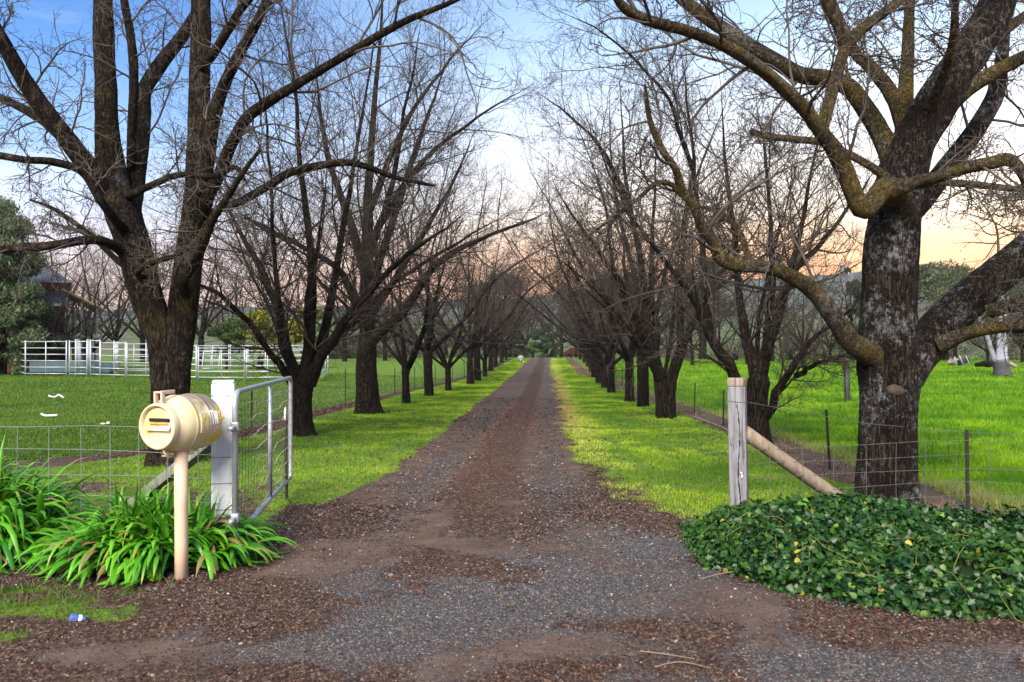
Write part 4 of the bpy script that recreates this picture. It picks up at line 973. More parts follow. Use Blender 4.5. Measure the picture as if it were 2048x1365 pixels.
AVL = [(812, 808, 0, .85, 'slim bare tree, third along the left row from the gate'),
       (859, 793, 1, .98, 'stout bare tree with short forked trunk, fourth along the left row'),
       (897, 782, 2, .95, 'bare tree with an upright vase of stems, fifth along the left row'),
       (941, 769, 3, 1.0, 'bare tree, sixth along the left row from the gate'),
       (956, 763, 1, 1.05, 'leaning bare tree, seventh along the left row from the gate')]
AVR = [(1286, 814, 1, 1.02, 'thick dark-trunked bare tree, third along the right row from the gate'),
       (1260, 804, 3, .92, 'slender bare tree, fourth along the right row from the gate'),
       (1222, 787, 0, 1.02, 'forked bare tree, fifth along the right row from the gate'),
       (1209, 777, 2, 1.05, 'bare tree, sixth along the right row from the gate'),
       (1199, 768, 1, 1.0, 'bare tree, seventh along the right row from the gate')]
rr = random.Random(5)
lastL = lastR = None
for px, py, m, s, lab in AVL:
    p = G(px, py); lastL = p; place_tree(m, p, lab, 'bare trees lining the drive', rr.uniform(0, 6.28), s)
for px, py, m, s, lab in AVR:
    p = G(px, py); lastR = p; place_tree(m, p, lab, 'bare trees lining the drive', rr.uniform(0, 6.28), s)
ords = ['eighth', 'ninth', 'tenth', 'eleventh', 'twelfth', 'thirteenth']
for i, (px, Y) in enumerate([(970, 47), (981, 54), (991, 62), (1003, 73), (1012, 84)]):
    p = at(px, 0, Y); p[2] = gz(p[0], Y)
    place_tree((i + 2) % 4, p, 'distant bare tree, %s along the left row from the gate' % ords[i], 'bare trees lining the drive', rr.uniform(0, 6.28), rr.uniform(.95, 1.1))
for i, (px, Y) in enumerate([(1189, 46), (1182, 53), (1176, 61), (1169, 71), (1160, 83)]):
    p = at(px, 0, Y); p[2] = gz(p[0], Y)
    place_tree((i + 1) % 4, p, 'distant bare tree, %s along the right row from the gate' % ords[i], 'bare trees lining the drive', rr.uniform(0, 6.28), rr.uniform(.95, 1.1))
# ------------------------------------------------------------------ gate, posts, fences
MAT['galv'] = plain('galvanised_pipe', (.36, .39, .44), .42, .18, 14, .05, metal=.55, spec=.5, col2=(.26, .27, .29), thr=(.5, .7))
MAT['wire'] = plain('fence_wire', (.20, .23, .24), .5, .2, 20, .0, metal=.4)
MAT['wire_dull'] = plain('fence_wire_dull', (.085, .085, .088), .7, .2, 20, .0)
MAT['wire_tan'] = plain('gate_wire', (.36, .33, .27), .6, .2, 20, .0)
MAT['picket'] = plain('picket_steel', (.016, .014, .013), .7, .4, 30, .1, spec=.3)
MAT['ptip'] = plain('picket_tip', (.75, .75, .70), .6, .1, 30, .0)
def wood_mat(name, c1, c2, crack, sc=1.0, rough=.85, cw=.5):
    m, nt = new_mat(name); k = NT(nt); v = k.coord((1, 1, .06))
    g = k.noise(v, 42 * sc, 6, .7, .4); g2 = k.noise(v, 15 * sc, 4, .6, .8)
    c = k.mix(k.ramp(g, [(.3, 0), (.7, 1)]), c1, c2)
    cr = k.ramp(k.math('ABSOLUTE', k.math('SUBTRACT', g2, .5)), [(0, 1), (.03 * cw, 0)])
    c = k.mix(k.math('MULTIPLY', cr, .85), c, crack)
    c = k.mix(k.ramp(k.noise(k.coord(), 6, 4), [(.5, 0), (.75, .4)]), c, tuple(x * .55 for x in c1))
    k.out(c, rough, k.bump(k.math('SUBTRACT', g, k.math('MULTIPLY', cr, .9)), .5, .012), spec=.2)
    return m
MAT['grey_wood'] = wood_mat('grey_weathered_wood', (.10, .10, .115), (.23, .23, .255), (.025, .025, .03))
MAT['end_wood'] = wood_mat('post_head_wood', (.16, .12, .095), (.33, .27, .22), (.02, .016, .014), .9, cw=1.2)
MAT['round_wood'] = wood_mat('round_pole_wood', (.13, .105, .08), (.26, .21, .16), (.10, .075, .05), .7, cw=.3)
MAT['old_rail'] = wood_mat('mossy_rail_wood', (.10, .115, .085), (.22, .24, .19), (.03, .03, .02), .7)
MAT['white_paint_old'] = plain('white_painted_post', (.56, .59, .61), .6, .06, 18, .08, col2=(.38, .41, .42), thr=(.55, .75), stretch=(1, 1, .25))

MAT['white_paint'] = wood_mat('white_painted_wood', (.52, .56, .57), (.63, .66, .67), (.34, .36, .36), .55, .6, .25)
# white post the gate hangs from
p = G(447, 1054); p = np.array([at(447, 0, 6.15)[0], 6.15, 0.]); p[2] = gz(p[0], p[1])
wp = empty('gate_post', p, 'white painted square timber post beside the mailbox, carrying the open gate', 'post', rz=math.radians(16))
mb = MB(); H_ = 1.36
mb.box((.168, .15, H_ + .1), (0, 0, (H_ - .1) / 2), None, .012)
mb.build('post', MAT['white_paint'], wp)
mb = MB(); mb.box((.158, .14, .022), (0, 0, H_ + .0125), None, .008); mb.build('post_top', MAT['white_paint'], wp)
for hz_ in (.40, .60, .80, 1.27):
    mb = MB(); a, b = .087, .078
    mb.tube([(-a, -b, hz_), (a, -b, hz_ - .004), (a, b, hz_), (-a, b, hz_), (-a, -b, hz_)], .0022, 5, False); mb.build('tie_wire', MAT['wire_dull'], wp)
# grey post on the right
q = np.array([at(1480, 0, 7.08)[0], 7.08, 0.]); q[2] = gz(q[0], q[1])
gp_ = empty('gate_post', q, 'grey weathered square timber gate post with a dark split down its face', 'post', rz=math.radians(-22))
mb = MB(); mb.box((.150, .150, 1.36), (0, 0, .61), Matrix.Rotation(math.radians(0), 3, 'Y'), .008); mb.build('post', MAT['grey_wood'], gp_)
mb = MB(); mb.box((.1485, .1485, .075), (0, 0, 1.3275), None, .010); mb.build('post_top', MAT['end_wood'], gp_)
gp_.rotation_euler.x = math.radians(0); gp_.rotation_euler.y = math.radians(-1.2)
mb = MB(); rr = random.Random(3); zc = np.linspace(.06, 1.14, 40)
mb.tube([(.012 + .010 * math.sin(z * 9) + .004 * rr.random(), -.0752, z) for z in zc], [.0015 + .006 * rr.random() for _ in zc], 6)
mb.build('split', plain('split_shadow_wood', (.012, .012, .014), .8, .3, 30, 0), gp_)
mb = MB(); mb.sphere((.035, -.082, .50), (.009, .010, .022), 8); mb.sphere((.03, -.084, .532), (.014, .008, .010), 8); mb.build('bolt', plain('zinc_bolt', (.72, .74, .76), .3, .1, 20, 0, metal=.6), gp_)
mb = MB(); a = .0765
mb.tube([(-a, -a, 1.165), (0, -a - .002, 1.155), (a, -a, 1.15), (a, a, 1.16), (-a, a, 1.165), (-a, -a, 1.165)], .0025, 5, False); mb.build('tie_wire', MAT['wire_dull'], gp_)
# struts
e0 = at(1489, 864, 7.11); e1 = np.array([at(1740, 0, 7.45)[0], 7.45, 0.02])
mb = MB(); pts = np.linspace(e0, e1, 9) + np.array([[0, 0, -.012 * math.sin(PI * t)] for t in np.linspace(0, 1, 9)])
mb.tube(pts, np.linspace(.062, .066, 9), 16); o = mb.build('strut', MAT['round_wood'], None, True, e1); o.location = Vector(e1); tag(o, 'round pale timber strut slanting from the grey gate post into the creeper', 'strut')
e0 = at(428, 880, 6.28); e1 = np.array([at(228, 0, 7.5)[0], 7.5, 0.0])
mb = MB(); d = Vector(e0 - e1); M = d.to_track_quat('Z', 'X').to_matrix()
mb.box((.085, .10, d.length), (e0 + e1) / 2, M, .006); o = mb.build('strut', MAT['old_rail'], None, True, e1); o.location = Vector(e1); tag(o, 'mossy grey timber strut slanting down behind the mailbox', 'strut')

# the open gate
g0 = np.array([at(470, 0, 6.02)[0], 6.02, .0]); g1 = np.array([at(581, 0, 8.72)[0], 8.72, .0])
gd = g1 - g0; GL = np.linalg.norm(gd); gdir = gd / GL
gate = empty('farm_gate', g0, 'open galvanised pipe farm gate with sagging wire mesh, swung in beside the drive', 'gate', rz=math.atan2(gd[1], gd[0]))
zb, zt, rc = .20, 1.29, .11
P = [(0, 0, zb)]
P += [(0, 0, zt - rc)] + [(rc - rc * math.cos(a), 0, zt - rc + rc * math.sin(a)) for a in np.linspace(.3, PI / 2, 5)]
P += [(GL - .06, 0, zt)] + [(GL - .06 + .06 * math.sin(a), 0, zt - .06 + .06 * math.cos(a)) for a in np.linspace(.3, PI / 2, 4)]
P += [(GL, 0, zb + .03), (GL - .01, 0, zb + .008), (GL - .04, 0, zb)]
mb = MB(); mb.tube(P, .0225, 12); mb.tube([(GL - .02, 0, zb), (-.0, 0, zb)], .0222, 12)
mb.build('gate_frame', MAT['galv'], gate)
mb = MB(); mx = GL * .545; mb.tube([(mx, 0, zb + .01), (mx, 0, zt - .035)], .0200, 10); mb.tube([(mx, 0, zt - .04), (mx, 0, zt - .012)], [.020, .008], 10); mb.build('gate_upright', MAT['galv'], gate)
mb = MB()
for i, z in enumerate(np.linspace(zb + .10, zt - .12, 8)):
    xs = np.linspace(.02, GL - .02, 26); rr = random.Random(i)
    mb.tube([(x, .012 * math.sin(x * 9 + i), z + .018 * math.sin(x * 4.3 + i * 1.7) - .03 * math.sin(PI * x / GL) * rr.uniform(.3, 1)) for x in xs], .0036, 5, False)
mb.build('mesh_wire', MAT['wire_tan'], gate)
mb = MB()
for x in np.linspace(.12, GL - .1, 22):
    mb.tube([(x, .006, zb + .02), (x + .008, -.006, (zb + zt) / 2), (x, .006, zt - .05)], .0019, 4, False)
mb.build('mesh_wire', MAT['wire_dull'], gate)
for z in (1.03, .34):
    mb = MB(); mb.tube([(-.0, 0, z), (-.15, .0, z)], .016, 8); mb.box((.05, .06, .075), (0, 0, z), None, .01); mb.build('hinge', MAT['galv'], gate)

def picket(px, py, hgt, label, tip=False, lean=(0, 0), pos=None, group='black steel pickets of the fences'):
    p = G(px, py) if pos is None else np.array(pos, float)
    root = empty('steel_picket', p, label, 'fence post', group, rz=random.uniform(-.4, .4))
    mb = MB(); s = .032
    # Y section with a tapering point
    for a in (PI / 2, PI / 2 + 2.1, PI / 2 - 2.1):
        M = Matrix.Rotation(a, 3, 'Z'); x = s * (.62 if a == PI / 2 else .55)
        mb.box((x * 1.1, .0055, hgt + .25), np.array(M @ Vector((x * .55, 0, (hgt - .25) / 2))), M, 0)
    mb.build('stake', MAT['picket'], root, False)
    if tip:
        mb = MB(); mb.tube([(0, 0, hgt - .10), (0, 0, hgt - .02), (0, 0, hgt + .04)], [.020, .018, .003], 8); mb.build('cap', MAT['ptip'], root)
    root.rotation_euler.x = lean[0]; root.rotation_euler.y = lean[1]
    return root
onum = ['first', 'second', 'third', 'fourth', 'fifth', 'sixth', 'seventh', 'eighth']
random.seed(21)
picket(574, 1000, .95, 'black steel picket with a white tip, standing against the open gate', True, (0, -.02), pos=[at(574, 0, 8.45)[0], 8.45, gz(at(574, 0, 8.45)[0], 8.45)])
def pk_h(px, py0, py): p = G(px, py); return (py - py0) / F * p[1]
for i, ((px, py), top) in enumerate(zip(FL_PX, (779, 768, 738, 736, 734, 730, 728, 726))):
    if i == 1: continue
    picket(px, py, pk_h(px, top, py), 'black steel picket, %s from the gate along the left drive fence' % onum[i if i == 0 else i - 1], lean=(0, random.uniform(-.03, .03)))
for i, ((px, py), top) in enumerate(zip(FR_PX, (860, 820, 780, 767, 760, 752, 735, 732))):
    picket(px, py, pk_h(px, top, py), 'black steel picket, %s from the road along the right drive fence' % onum[i], lean=(0, (-.06 if i == 1 else random.uniform(-.02, .02))))
def fence_wires(name, line, zs, rad, label, mat, stays=None, srad=.0016, sag=.0, stay_mat=None, smooth=True, ztop=None):
    """wires at the heights zs along the ground polyline, with upright stays between"""
    L = np.array(line, float); s = np.concatenate([[0], np.cumsum(np.hypot(*np.diff(L[:, :2], axis=0).T))])
    n = max(8, int(s[-1] / .5)); t = np.linspace(0, s[-1], n)
    X = np.interp(t, s, L[:, 0]); Y = np.interp(t, s, L[:, 1]); Z = gz(X, Y)
    root = empty(name, (X[0], Y[0], Z[0]), label, 'fence'); o3 = (X[0], Y[0], float(Z[0]))
    for i, z in enumerate(zs):
        mb = MB(); mb.tube(np.stack([X + .004 * np.sin(t * 3 + i), Y, Z + z + .008 * np.sin(t * 2.2 + i * 2)], 1), rad * np.clip(Y / 9, 1, 2.5), 4, False)
        mb.build('wire', mat, root, True, o3)
    if stays:
        m = int(s[-1] / stays); mb = MB()
        for q in range(1, m + 1):
            tt = q * stays - stays * .4; x, y = np.interp(tt, s, L[:, 0]), np.interp(tt, s, L[:, 1]); zg = float(gz(x, y)); sx_ = random.uniform(-.012, .012)
            mb.tube([(x, y, zg + zs[0]), (x + sx_, y, zg + (zs[0] + zs[-1]) / 2), (x + sx_ * .3, y, zg + zs[-1])], srad * max(1, min(y / 9, 2.5)), 4, False)
            if q <= 98: mb.build('stay', stay_mat or mat, root, True, o3); mb = MB()
        if m > 98: so_ = mb.build('stay', stay_mat or mat, root, True, o3); so_['kind'] = 'stuff'
    return root
fence_wires('wire_fence', FLline[3:-1], [.06, .2, .34, .48, .62, .76], .0013, 'fine wire mesh fence along the left row of trees', MAT['wire_dull'], .30, .0011)
fence_wires('wire_fence', FLline[0:4], [.08, .22, .36, .5, .64, .78], .0013, 'sagging wire fence round the left paddock, behind the mailbox tree', MAT['wire_dull'], .3, .0011)
fence_wires('wire_fence', FRline[2:-1], [.1, .3, .5, .75], .0014, 'thin wire fence along the right row of trees', MAT['wire_dull'], .45, .0010)
fence_wires('wire_fence', [np.array([wp.location.x - .09, 6.22, 0]), np.array([-3.4, 6.45, 0]), np.array([-6.2, 6.6, 0])], [.03, .14, .27, .42, .60, .80, .985], .0022, 'pale ringlock mesh fence left of the white gate post', MAT['wire'], .262, .0030)
fence_wires('wire_fence', [np.array([gp_.location.x + .08, 7.06, 0]), np.array([FRp[0][0] - .02, FRp[0][1] - .06, 0]), np.array([6.2, 6.9, 0])], [.08, .21, .34, .47, .60, .73], .0022, 'grey ringlock mesh fence above the creeper, right of the grey gate post', MAT['wire_dull'], .335, .0024)
# plain top wire from the grey post
mb = MB(); a = np.array(gp_.location) + (.06, 0, 1.15); b = FRp[1] + (0, 0, .74); c_ = FRp[0] + (0, 0, .8)
mb.tube([a, (a + c_) / 2 - (0, 0, .05), c_, c_ + (1.8, -.8, -.02)], .002, 5, False); tag(mb.build('strand_wire', MAT['wire_dull'], None, True, a), 'single plain wire strung from near the top of the grey gate post', 'wire'); bpy.context.scene.objects['strand_wire'].location = Vector(a)
# irrigation pipe along the right mulch strip
pp = [G(1395, 832), G(1420, 838), G(1440, 846), G(1470, 856), G(1500, 872), G(1560, 893), G(1620, 925)]
mb = MB(); mb.tube([p + np.array([-.28, 0, .02]) for p in pp], .011, 8); o3 = pp[0]
o = mb.build('irrigation_pipe', plain('grey_pipe', (.30, .31, .33), .5, .15, 10, 0), None, True, o3); o.location = Vector(o3); tag(o, 'thin grey irrigation pipe lying on the bare strip along the right fence', 'pipe')

# ------------------------------------------------------------------ mailbox: an old can on a post
m_, nt_ = new_mat('mailbox_paint'); k = NT(nt_); v = k.coord(); v2 = k.coord((1, 1, 1))
base = k.mix(k.ramp(k.noise(v, 5, 5), [(.3, 0), (.7, 1)]), (.50, .42, .25), (.57, .51, .35))
sxyz = k.n('ShaderNodeSeparateXYZ'); tcg = k.n('ShaderNodeTexCoord'); k.l(tcg.outputs['Object'], sxyz.inputs[0])
topd = k.math('ADD', k.math('MULTIPLY', sxyz.outputs[2], 4.5), k.math('MULTIPLY', k.math('SUBTRACT', k.noise(k.coord((3, 1, 1)), 12, 5, .7), .5), .9))
# grime on the upper side (z up) away from the neck
grime = k.math('MULTIPLY', k.ramp(topd, [(.22, 0), (.62, .9)]), k.ramp(sxyz.outputs[0], [(.12, .15), (.26, 1)]))
c = k.mix(grime, base, (.12, .10, .088))
ye = k.ramp(k.noise(v, 7, 5, .65), [(.54, 0), (.62, .8)])
yl_ = k.math('MULTIPLY', ye, k.ramp(sxyz.outputs[0], [(.1, .25), (.4, 1)]))
c = k.mix(yl_, c, (.55, .42, .03))
c = k.mix(k.ramp(k.noise(v2, 10, 4, .6), [(.64, 0), (.70, .55)]), c, (.38, .38, .08))
c = k.mix(k.ramp(k.noise(v, 60, 3), [(.62, 0), (.68, .5)]), c, (.45, .30, .16))
k.out(c, .55, k.bump(k.noise(v, 30, 4), .08, .01), spec=.35); MAT['cream'] = m_
MAT['cream_plain'] = plain('cream_post_paint', (.50, .37, .27), .55, .08, 14, .06, col2=(.48, .34, .24), thr=(.58, .75), spec=.35)
MAT['cream_lid'] = plain('cream_lid_paint', (.54, .41, .18), .5, .07, 9, .05, col2=(.62, .52, .34), thr=(.45, .6), spec=.35)
MAT['black'] = plain('slot_dark', (.006, .006, .006), .9, .1, 10, 0)
MAT['white_ink'] = plain('white_lettering', (.85, .86, .86), .5, .03, 30, 0)
MAT['yellow_ink'] = plain('yellow_patch', (.55, .43, .02), .6, .25, 40, 0)
pb = np.array([at(363, 0, 5.66)[0], 5.66, 0.]); pb[2] = gz(pb[0], pb[1])
mail = empty('mailbox', pb, 'cream milk-can mailbox lying on a pinkish post among the strappy plants', 'mailbox')
mb = MB(); mb.tube([(0, 0, -.1), (0, 0, .25), (-.002, 0, .5), (-.004, 0, .93)], .046, 20); mb.build('post', MAT['cream_plain'], mail)
AX = math.radians(21)            # can axis, turned right of straight away
# can frame: local x runs from mouth to bottom
can = bpy.data.objects.new('can', None); bpy.data.objects.remove(can)
ux = np.array([math.sin(AX), math.cos(AX), .03]); ux /= np.linalg.norm(ux)
fc = at(312, 854, 5.50) - pb      # centre of the mouth
Rm = Matrix(((ux[0], -ux[1], 0), (ux[1], ux[0], 0), (ux[2], 0, 1)))   # columns: x axis, y axis (left side), z
XR = np.array(Rm)
CL = .66
prof = [(.0, .030), (.130, .030), (.134, .012), (.146, .0), (.158, .004), (.163, .018), (.160, .055), (.156, .075), (.163, .10), (.183, .145), (.196, .19), (.203, .235), (.2045, .245), (.2085, .250), (.2085, .262), (.2045, .267), (.203, .30), (.203, .42), (.2045, .425), (.2085, .43), (.2085, .442), (.2045, .447), (.203, .50), (.200, .58), (.190, .625), (.165, .65), (.10, .655), (.0, .655)]
HS = .70
prof = [(rr_, h * HS if h > .06 else h) for rr_, h in prof]
mb = MB(); SEG = 48
V = []; Q = []
for rr_, h in prof:
    for j in range(SEG):
        a = 2 * PI * j / SEG; V.append((h, rr_ * math.cos(a), rr_ * math.sin(a)))
for i in range(len(prof) - 1):
    for j in range(SEG): Q.append((i * SEG + j, i * SEG + (j + 1) % SEG, (i + 1) * SEG + (j + 1) % SEG, (i + 1) * SEG + j))
def canpart(name, mat, smooth=True, parent=None):
    global mb
    o = mb.build(name, mat, parent or mail, smooth)
    o.matrix_local = Matrix.Translation(Vector(fc)) @ Rm.to_4x4() if parent is None else Matrix.Identity(4)
    return o
mb.add(V, Q); body = canpart('can_body', MAT['cream']); flat_shade(body, 50)
# front lid: a domed upper half and a flat lower half under a letter flap
mb = MB(); V = [(.022, 0, 0)]; Q = []; T = []
for i, rr_ in enumerate((.05, .09, .120, .1285)):
    for j in range(SEG): a = 2 * PI * j / SEG; V.append((.022 - .006 * (1 - (rr_ / .13) ** 2), rr_ * math.cos(a), rr_ * math.sin(a)))
for j in range(SEG): T.append((0, 1 + j, 1 + (j + 1) % SEG))
for i in range(3):
    for j in range(SEG): Q.append((1 + i * SEG + j, 1 + (i + 1) * SEG + j, 1 + (i + 1) * SEG + (j + 1) % SEG, 1 + i * SEG + (j + 1) % SEG))
mb.add(V, Q, T); lid = canpart('lid', MAT['cream_lid'])
mb = MB(); mb.box((.012, .178, .024), (.012, -.018, .046), None, .004); canpart('letter_slot', MAT['black'])
mb = MB(); mb.box((.006, .216, .036), (.004, -.008, -.012), Matrix.Rotation(.55, 3, 'Y'), .002); canpart('slot_flap', MAT['cream_lid'])
mb = MB(); mb.box((.006, .17, .010), (.006, -.012, .022), None, .002); canpart('rust_strip', plain('rusty_edge', (.55, .30, .05), .7, .3, 60, .05))
# handle bracket on top of the neck
mb = MB()
for yy in (.04, -.02): mb.box((.03, .016, .085), (.045, yy, .186), None, .003)
mb.box((.03, .076, .012), (.045, .01, .2345), None, .003)
mb.box((.125, .014, .026), (.092, -.02, .233), None, .003)
canpart('handle', MAT['cream_plain'])
# pressed plate and lettering on the side facing the drive (local -y)
def on_can(x, ang, rad): return (x, -rad * math.cos(ang), rad * math.sin(ang))
def curved(x0, x1, a0, a1, rad, th=.003, n=6):
    V = []; Q = []
    for i in range(n + 1):
        a = a0 + (a1 - a0) * i / n
        for x in (x0, x1):
            for rd in (rad - .006, rad + th): V.append(on_can(x, a, rd))
    for i in range(n):
        b = i * 4
        Q += [(b + 1, b + 3, b + 7, b + 5), (b, b + 1, b + 5, b + 4), (b + 3, b + 2, b + 6, b + 7), (b + 2, b, b + 4, b + 6)]
    Q += [(0, 2, 3, 1), (n * 4, n * 4 + 1, n * 4 + 3, n * 4 + 2)]
    return V, Q
mb = MB(); mb.add(*curved(.205, .275, -.30, .36, .203, .012)); pl_ = canpart('side_plate', MAT['cream'], False)
def blotch(x, a, rx, ra_, rad, seed):
    """thin irregular crust of lichen laid on the can"""
    q = np.random.default_rng(seed); n = 18; V = [on_can(x, a, rad + .002)]
    for i in range(n):
        th = 2 * PI * i / n; w = q.uniform(.55, 1.15); V.append(on_can(x + rx * w * math.cos(th), a + ra_ * w * math.sin(th), rad + .0006))
    return V, (), [(0, 1 + i, 1 + (i + 1) % n) for i in range(n)]
def crust(lst, rad):
    global mb
    mb = MB()
    for i, b in enumerate(lst): mb.add(*blotch(*b, rad, i * 7 + 3))
    canpart('lichen_patch', MAT['yellow_ink'], False)
crust([(.235, .20, .022, .09), (.22, .06, .012, .06), (.222, -.08, .013, .09), (.245, -.2, .016, .04)], .2155)
crust([(.385, .25, .03, .15), (.415, .12, .03, .14), (.41, .36, .026, .07), (.40, -.02, .02, .08), (.30, .16, .008, .10)], .2035)
crust([(.36, -.55, .05, .12), (.41, -.42, .03, .16), (.30, -.62, .05, .07), (.40, -.72, .03, .10), (.24, -.5, .02, .05)], .2035)
def stroke(x0, a0, x1, a1, wd, rad):
    """painted stroke laid round the can between two (x, angle) points"""
    n = 5; V = []; Q = []
    dx, da = x1 - x0, (a1 - a0) * rad; L = math.hypot(dx, da); nx, na = -da / L * wd / 2, dx / L * wd / 2 / rad
    for i in range(n + 1):
        t = i / n; x, a = x0 + dx * t, a0 + (a1 - a0) * t
        V += [on_can(x + nx, a + na, rad), on_can(x - nx, a - na, rad)]
    for i in range(n): Q.append((i * 2, i * 2 + 1, i * 2 + 3, i * 2 + 2))
    return V, Q
ra = .2105
mb = MB()
for s_ in ((.300, .40, .338, .40), (.319, .38, .322, -.06), (.342, .40, .345, -.06), (.345, .38, .366, -.04), (.366, .40, .369, -.06)):
    mb.add(*stroke(*s_, .0125, ra))
canpart('lettering', MAT['white_ink'], False)
mb = MB()
for s_ in ((.382, .33, .398, .33), (.398, .33, .398, .2), (.398, .2, .382, .1), (.382, .1, .402, .1), (.411, .33, .428, .33), (.428, .33, .414, .22), (.414, .22, .430, .16), (.430, .16, .411, .1)):
    mb.add(*stroke(*s_, .007, .2075))
canpart('lettering', plain('faded_orange_ink', (.80, .62, .38), .6, .1, 30, 0), False)
# cradle under the can
mb = MB(); mb.box((.30, .05, .01), (.22, .0, -.213), None, .002); mb.box((.014, .11, .01), (.1, .0, -.2), Matrix.Rotation(.6, 3, 'Y'), .002)
for sgn in (-1, 1): mb.box((.05, .014, .07), (.24, sgn * .07, -.19), Matrix.Rotation(sgn * .35, 3, 'X'), .002)
mb.tube([(.03, -.03, -.165), (.07, -.03, -.222), (.13, -.03, -.214)], .007, 6); canpart('cradle', MAT['cream'])

# ------------------------------------------------------------------ strappy clumps
MAT['strap'] = leaf_mat('strap_leaf', .34, .28, .45)
def strap_clump(name, cen, rad, label, r, ncr, nleaf, Lm):
    """a dome of arching strap leaves: upright in the middle, spilling outwards at the rim"""
    mb = MB(); b3 = np.array([cen[0], cen[1], float(gz(*cen))])
    for c_ in range(ncr):
        ph, ro = r.uniform(0, 6.28), math.sqrt(r.random()); ox, oy = ro * math.cos(ph), ro * math.sin(ph)
        x, y = cen[0] + ox * rad[0], cen[1] + oy * rad[1]; z0 = float(gz(x, y)); out = math.atan2(oy * rad[1] * 1.6, ox * rad[0])
        for i in range(int(nleaf * r.uniform(.7, 1.3))):
            az = out + r.normal(0, .75 + 1.6 * (1 - ro)); el = math.radians(np.clip(r.normal(78 - 42 * ro ** 1.3, 15), 12, 88))
            L = Lm * r.uniform(.72, 1.12); W = .050 * r.uniform(.7, 1.25)
            d = np.array([math.cos(az) * math.cos(el), math.sin(az) * math.cos(el), math.sin(el)]); sd = np.array([-math.sin(az), math.cos(az), 0.])
            p = np.array([x + r.normal(0, .025), y + r.normal(0, .025), z0 + .01]); K = 9; V = []; droop = r.uniform(.8, 2.4); tw = r.normal(0, .3); zf = r.uniform(.004, .05)
            for q in range(K):
                t = q / (K - 1); wv = W * min(1, .55 + t * 2.2) * (1 - t ** 3.2) + .001
                nrm = np.cross(sd, d); s2 = sd * math.cos(tw * t) + nrm * math.sin(tw * t)
                V += [p - s2 * wv / 2 + nrm * wv * .12, p - nrm * wv * .12, p + s2 * wv / 2 + nrm * wv * .12]
                d = d + np.array([0, 0, -droop * t * .42]); d /= np.linalg.norm(d); p = p + d * L / (K - 1)
                if p[2] < z0 + zf: p[2] = z0 + zf
            VV = np.array(V)
            if np.any((VV[:, 1] < 5.76) & (np.abs(VV[:, 0] - pb[0]) < .085)): continue
            Q = []
            for q in range(K - 1): Q += [(q * 3, q * 3 + 1, q * 3 + 4, q * 3 + 3), (q * 3 + 1, q * 3 + 2, q * 3 + 5, q * 3 + 4)]
            g = r.random(); c0 = np.array([.020, .14, .006]) * (1 - g) + np.array([.12, .36, .015]) * g
            C = np.repeat(c0[None] * r.uniform(.75, 1.25), K * 3, 0); u = r.random()
            if u < .22: C[-6:] = np.array([.17, .25, .02])
            if u < .08: C[-6:] = np.array([.24, .15, .05])
            if u < .05: C[:] = np.array([.20, .15, .06])
            mb.add(V, Q, (), C)
    o = mb.build(name, MAT['strap'], None, True, b3); o.location = Vector(b3)
    return tag(o, label, 'plant')
r = np.random.default_rng(77)
strap_clump('strap_leaf_plant', (-2.68, 6.10), (.58, .30), 'broad dome of strappy green leaves round the foot of the mailbox post', r, 88, 15, .58)
strap_clump('strap_leaf_plant', (-4.28, 6.35), (.48, .36), 'taller clump of strappy green leaves at the left edge', r, 80, 15, .84)

# ------------------------------------------------------------------ small things on the ground
MAT['rock'] = plain('pale_rock', (.15, .15, .155), .9, .35, 14, .5)
def rock(px, py, size, label):
    p = G(px, py); mb = MB(); rr = np.random.default_rng(int(px))
    V = []; Q = []; seg = 14; rings = 8
    for i in range(rings + 1):
        th = PI * i / rings
        for j in range(seg):
            a = 2 * PI * j / seg; x, y, z = math.sin(th) * math.cos(a), math.sin(th) * math.sin(a), -math.cos(th)
            n = .75 + .5 * float(fbm(np.array(x * 1.4 + px), np.array(y * 1.4 + z * 1.1), 7, 3))
            V.append((x * size[0] * n, y * size[1] * n, max(z * size[2] * n, -size[2] * .5)))
    for i in range(rings):
        for j in range(seg): Q.append((i * seg + j, i * seg + (j + 1) % seg, (i + 1) * seg + (j + 1) % seg, (i + 1) * seg + j))
    mb.add(V, Q); o = mb.build('rock', MAT['rock'], None, True); o.location = Vector(p + (0, 0, size[2] * .35)); o.rotation_euler.z = rr.random() * 6
    return tag(o, label, 'rock')
rock(22, 1112, (.05, .045, .045), 'small rounded grey rock under the left clump of strappy leaves')
rock(58, 1120, (.085, .07, .045), 'larger flat pale rock between the two strappy clumps')
p = G(155, 1248); root = empty('drink_carton', p, 'crumpled blue and white drink carton in the ragged grass', 'litter', rz=.5)
mb = MB(); mb.box((.085, .05, .04), (0, 0, .028), Matrix.Rotation(.35, 3, 'Y'), .006); mb.build('carton', plain('blue_card', (.05, .12, .40), .5, .2, 20, .2), root)
mb = MB(); mb.box((.022, .0525, .0425), (.012, 0, .0245), Matrix.Rotation(.35, 3, 'Y'), .006); mb.build('white_band', MAT['white_ink'], root)
def twig(pts, rad, label, mat='twig'):
    P = [G(*p) + np.array([0, 0, .035]) for p in pts]; mb = MB(); PP, RR = resample(P, np.full(len(P), rad), 18); RR = RR * np.linspace(1.1, .6, 18)
    mb.tube(PP, RR, 7); o = mb.build('fallen_twig', MAT[mat], None, True, P[0]); o.location = Vector(P[0]); return tag(o, label, 'twig')
MAT['pale_twig'] = plain('pale_twig', (.17, .125, .09), .8, .2, 10, 0)
twig([(898, 1073), (922, 1070), (934, 1060), (930, 1048)], .006, 'curved pale twig lying in the middle of the drive', 'pale_twig')
twig([(1280, 1316), (1330, 1322), (1390, 1332)], .0035, 'pale twig on the gravel, upper of two at the bottom right', 'pale_twig')
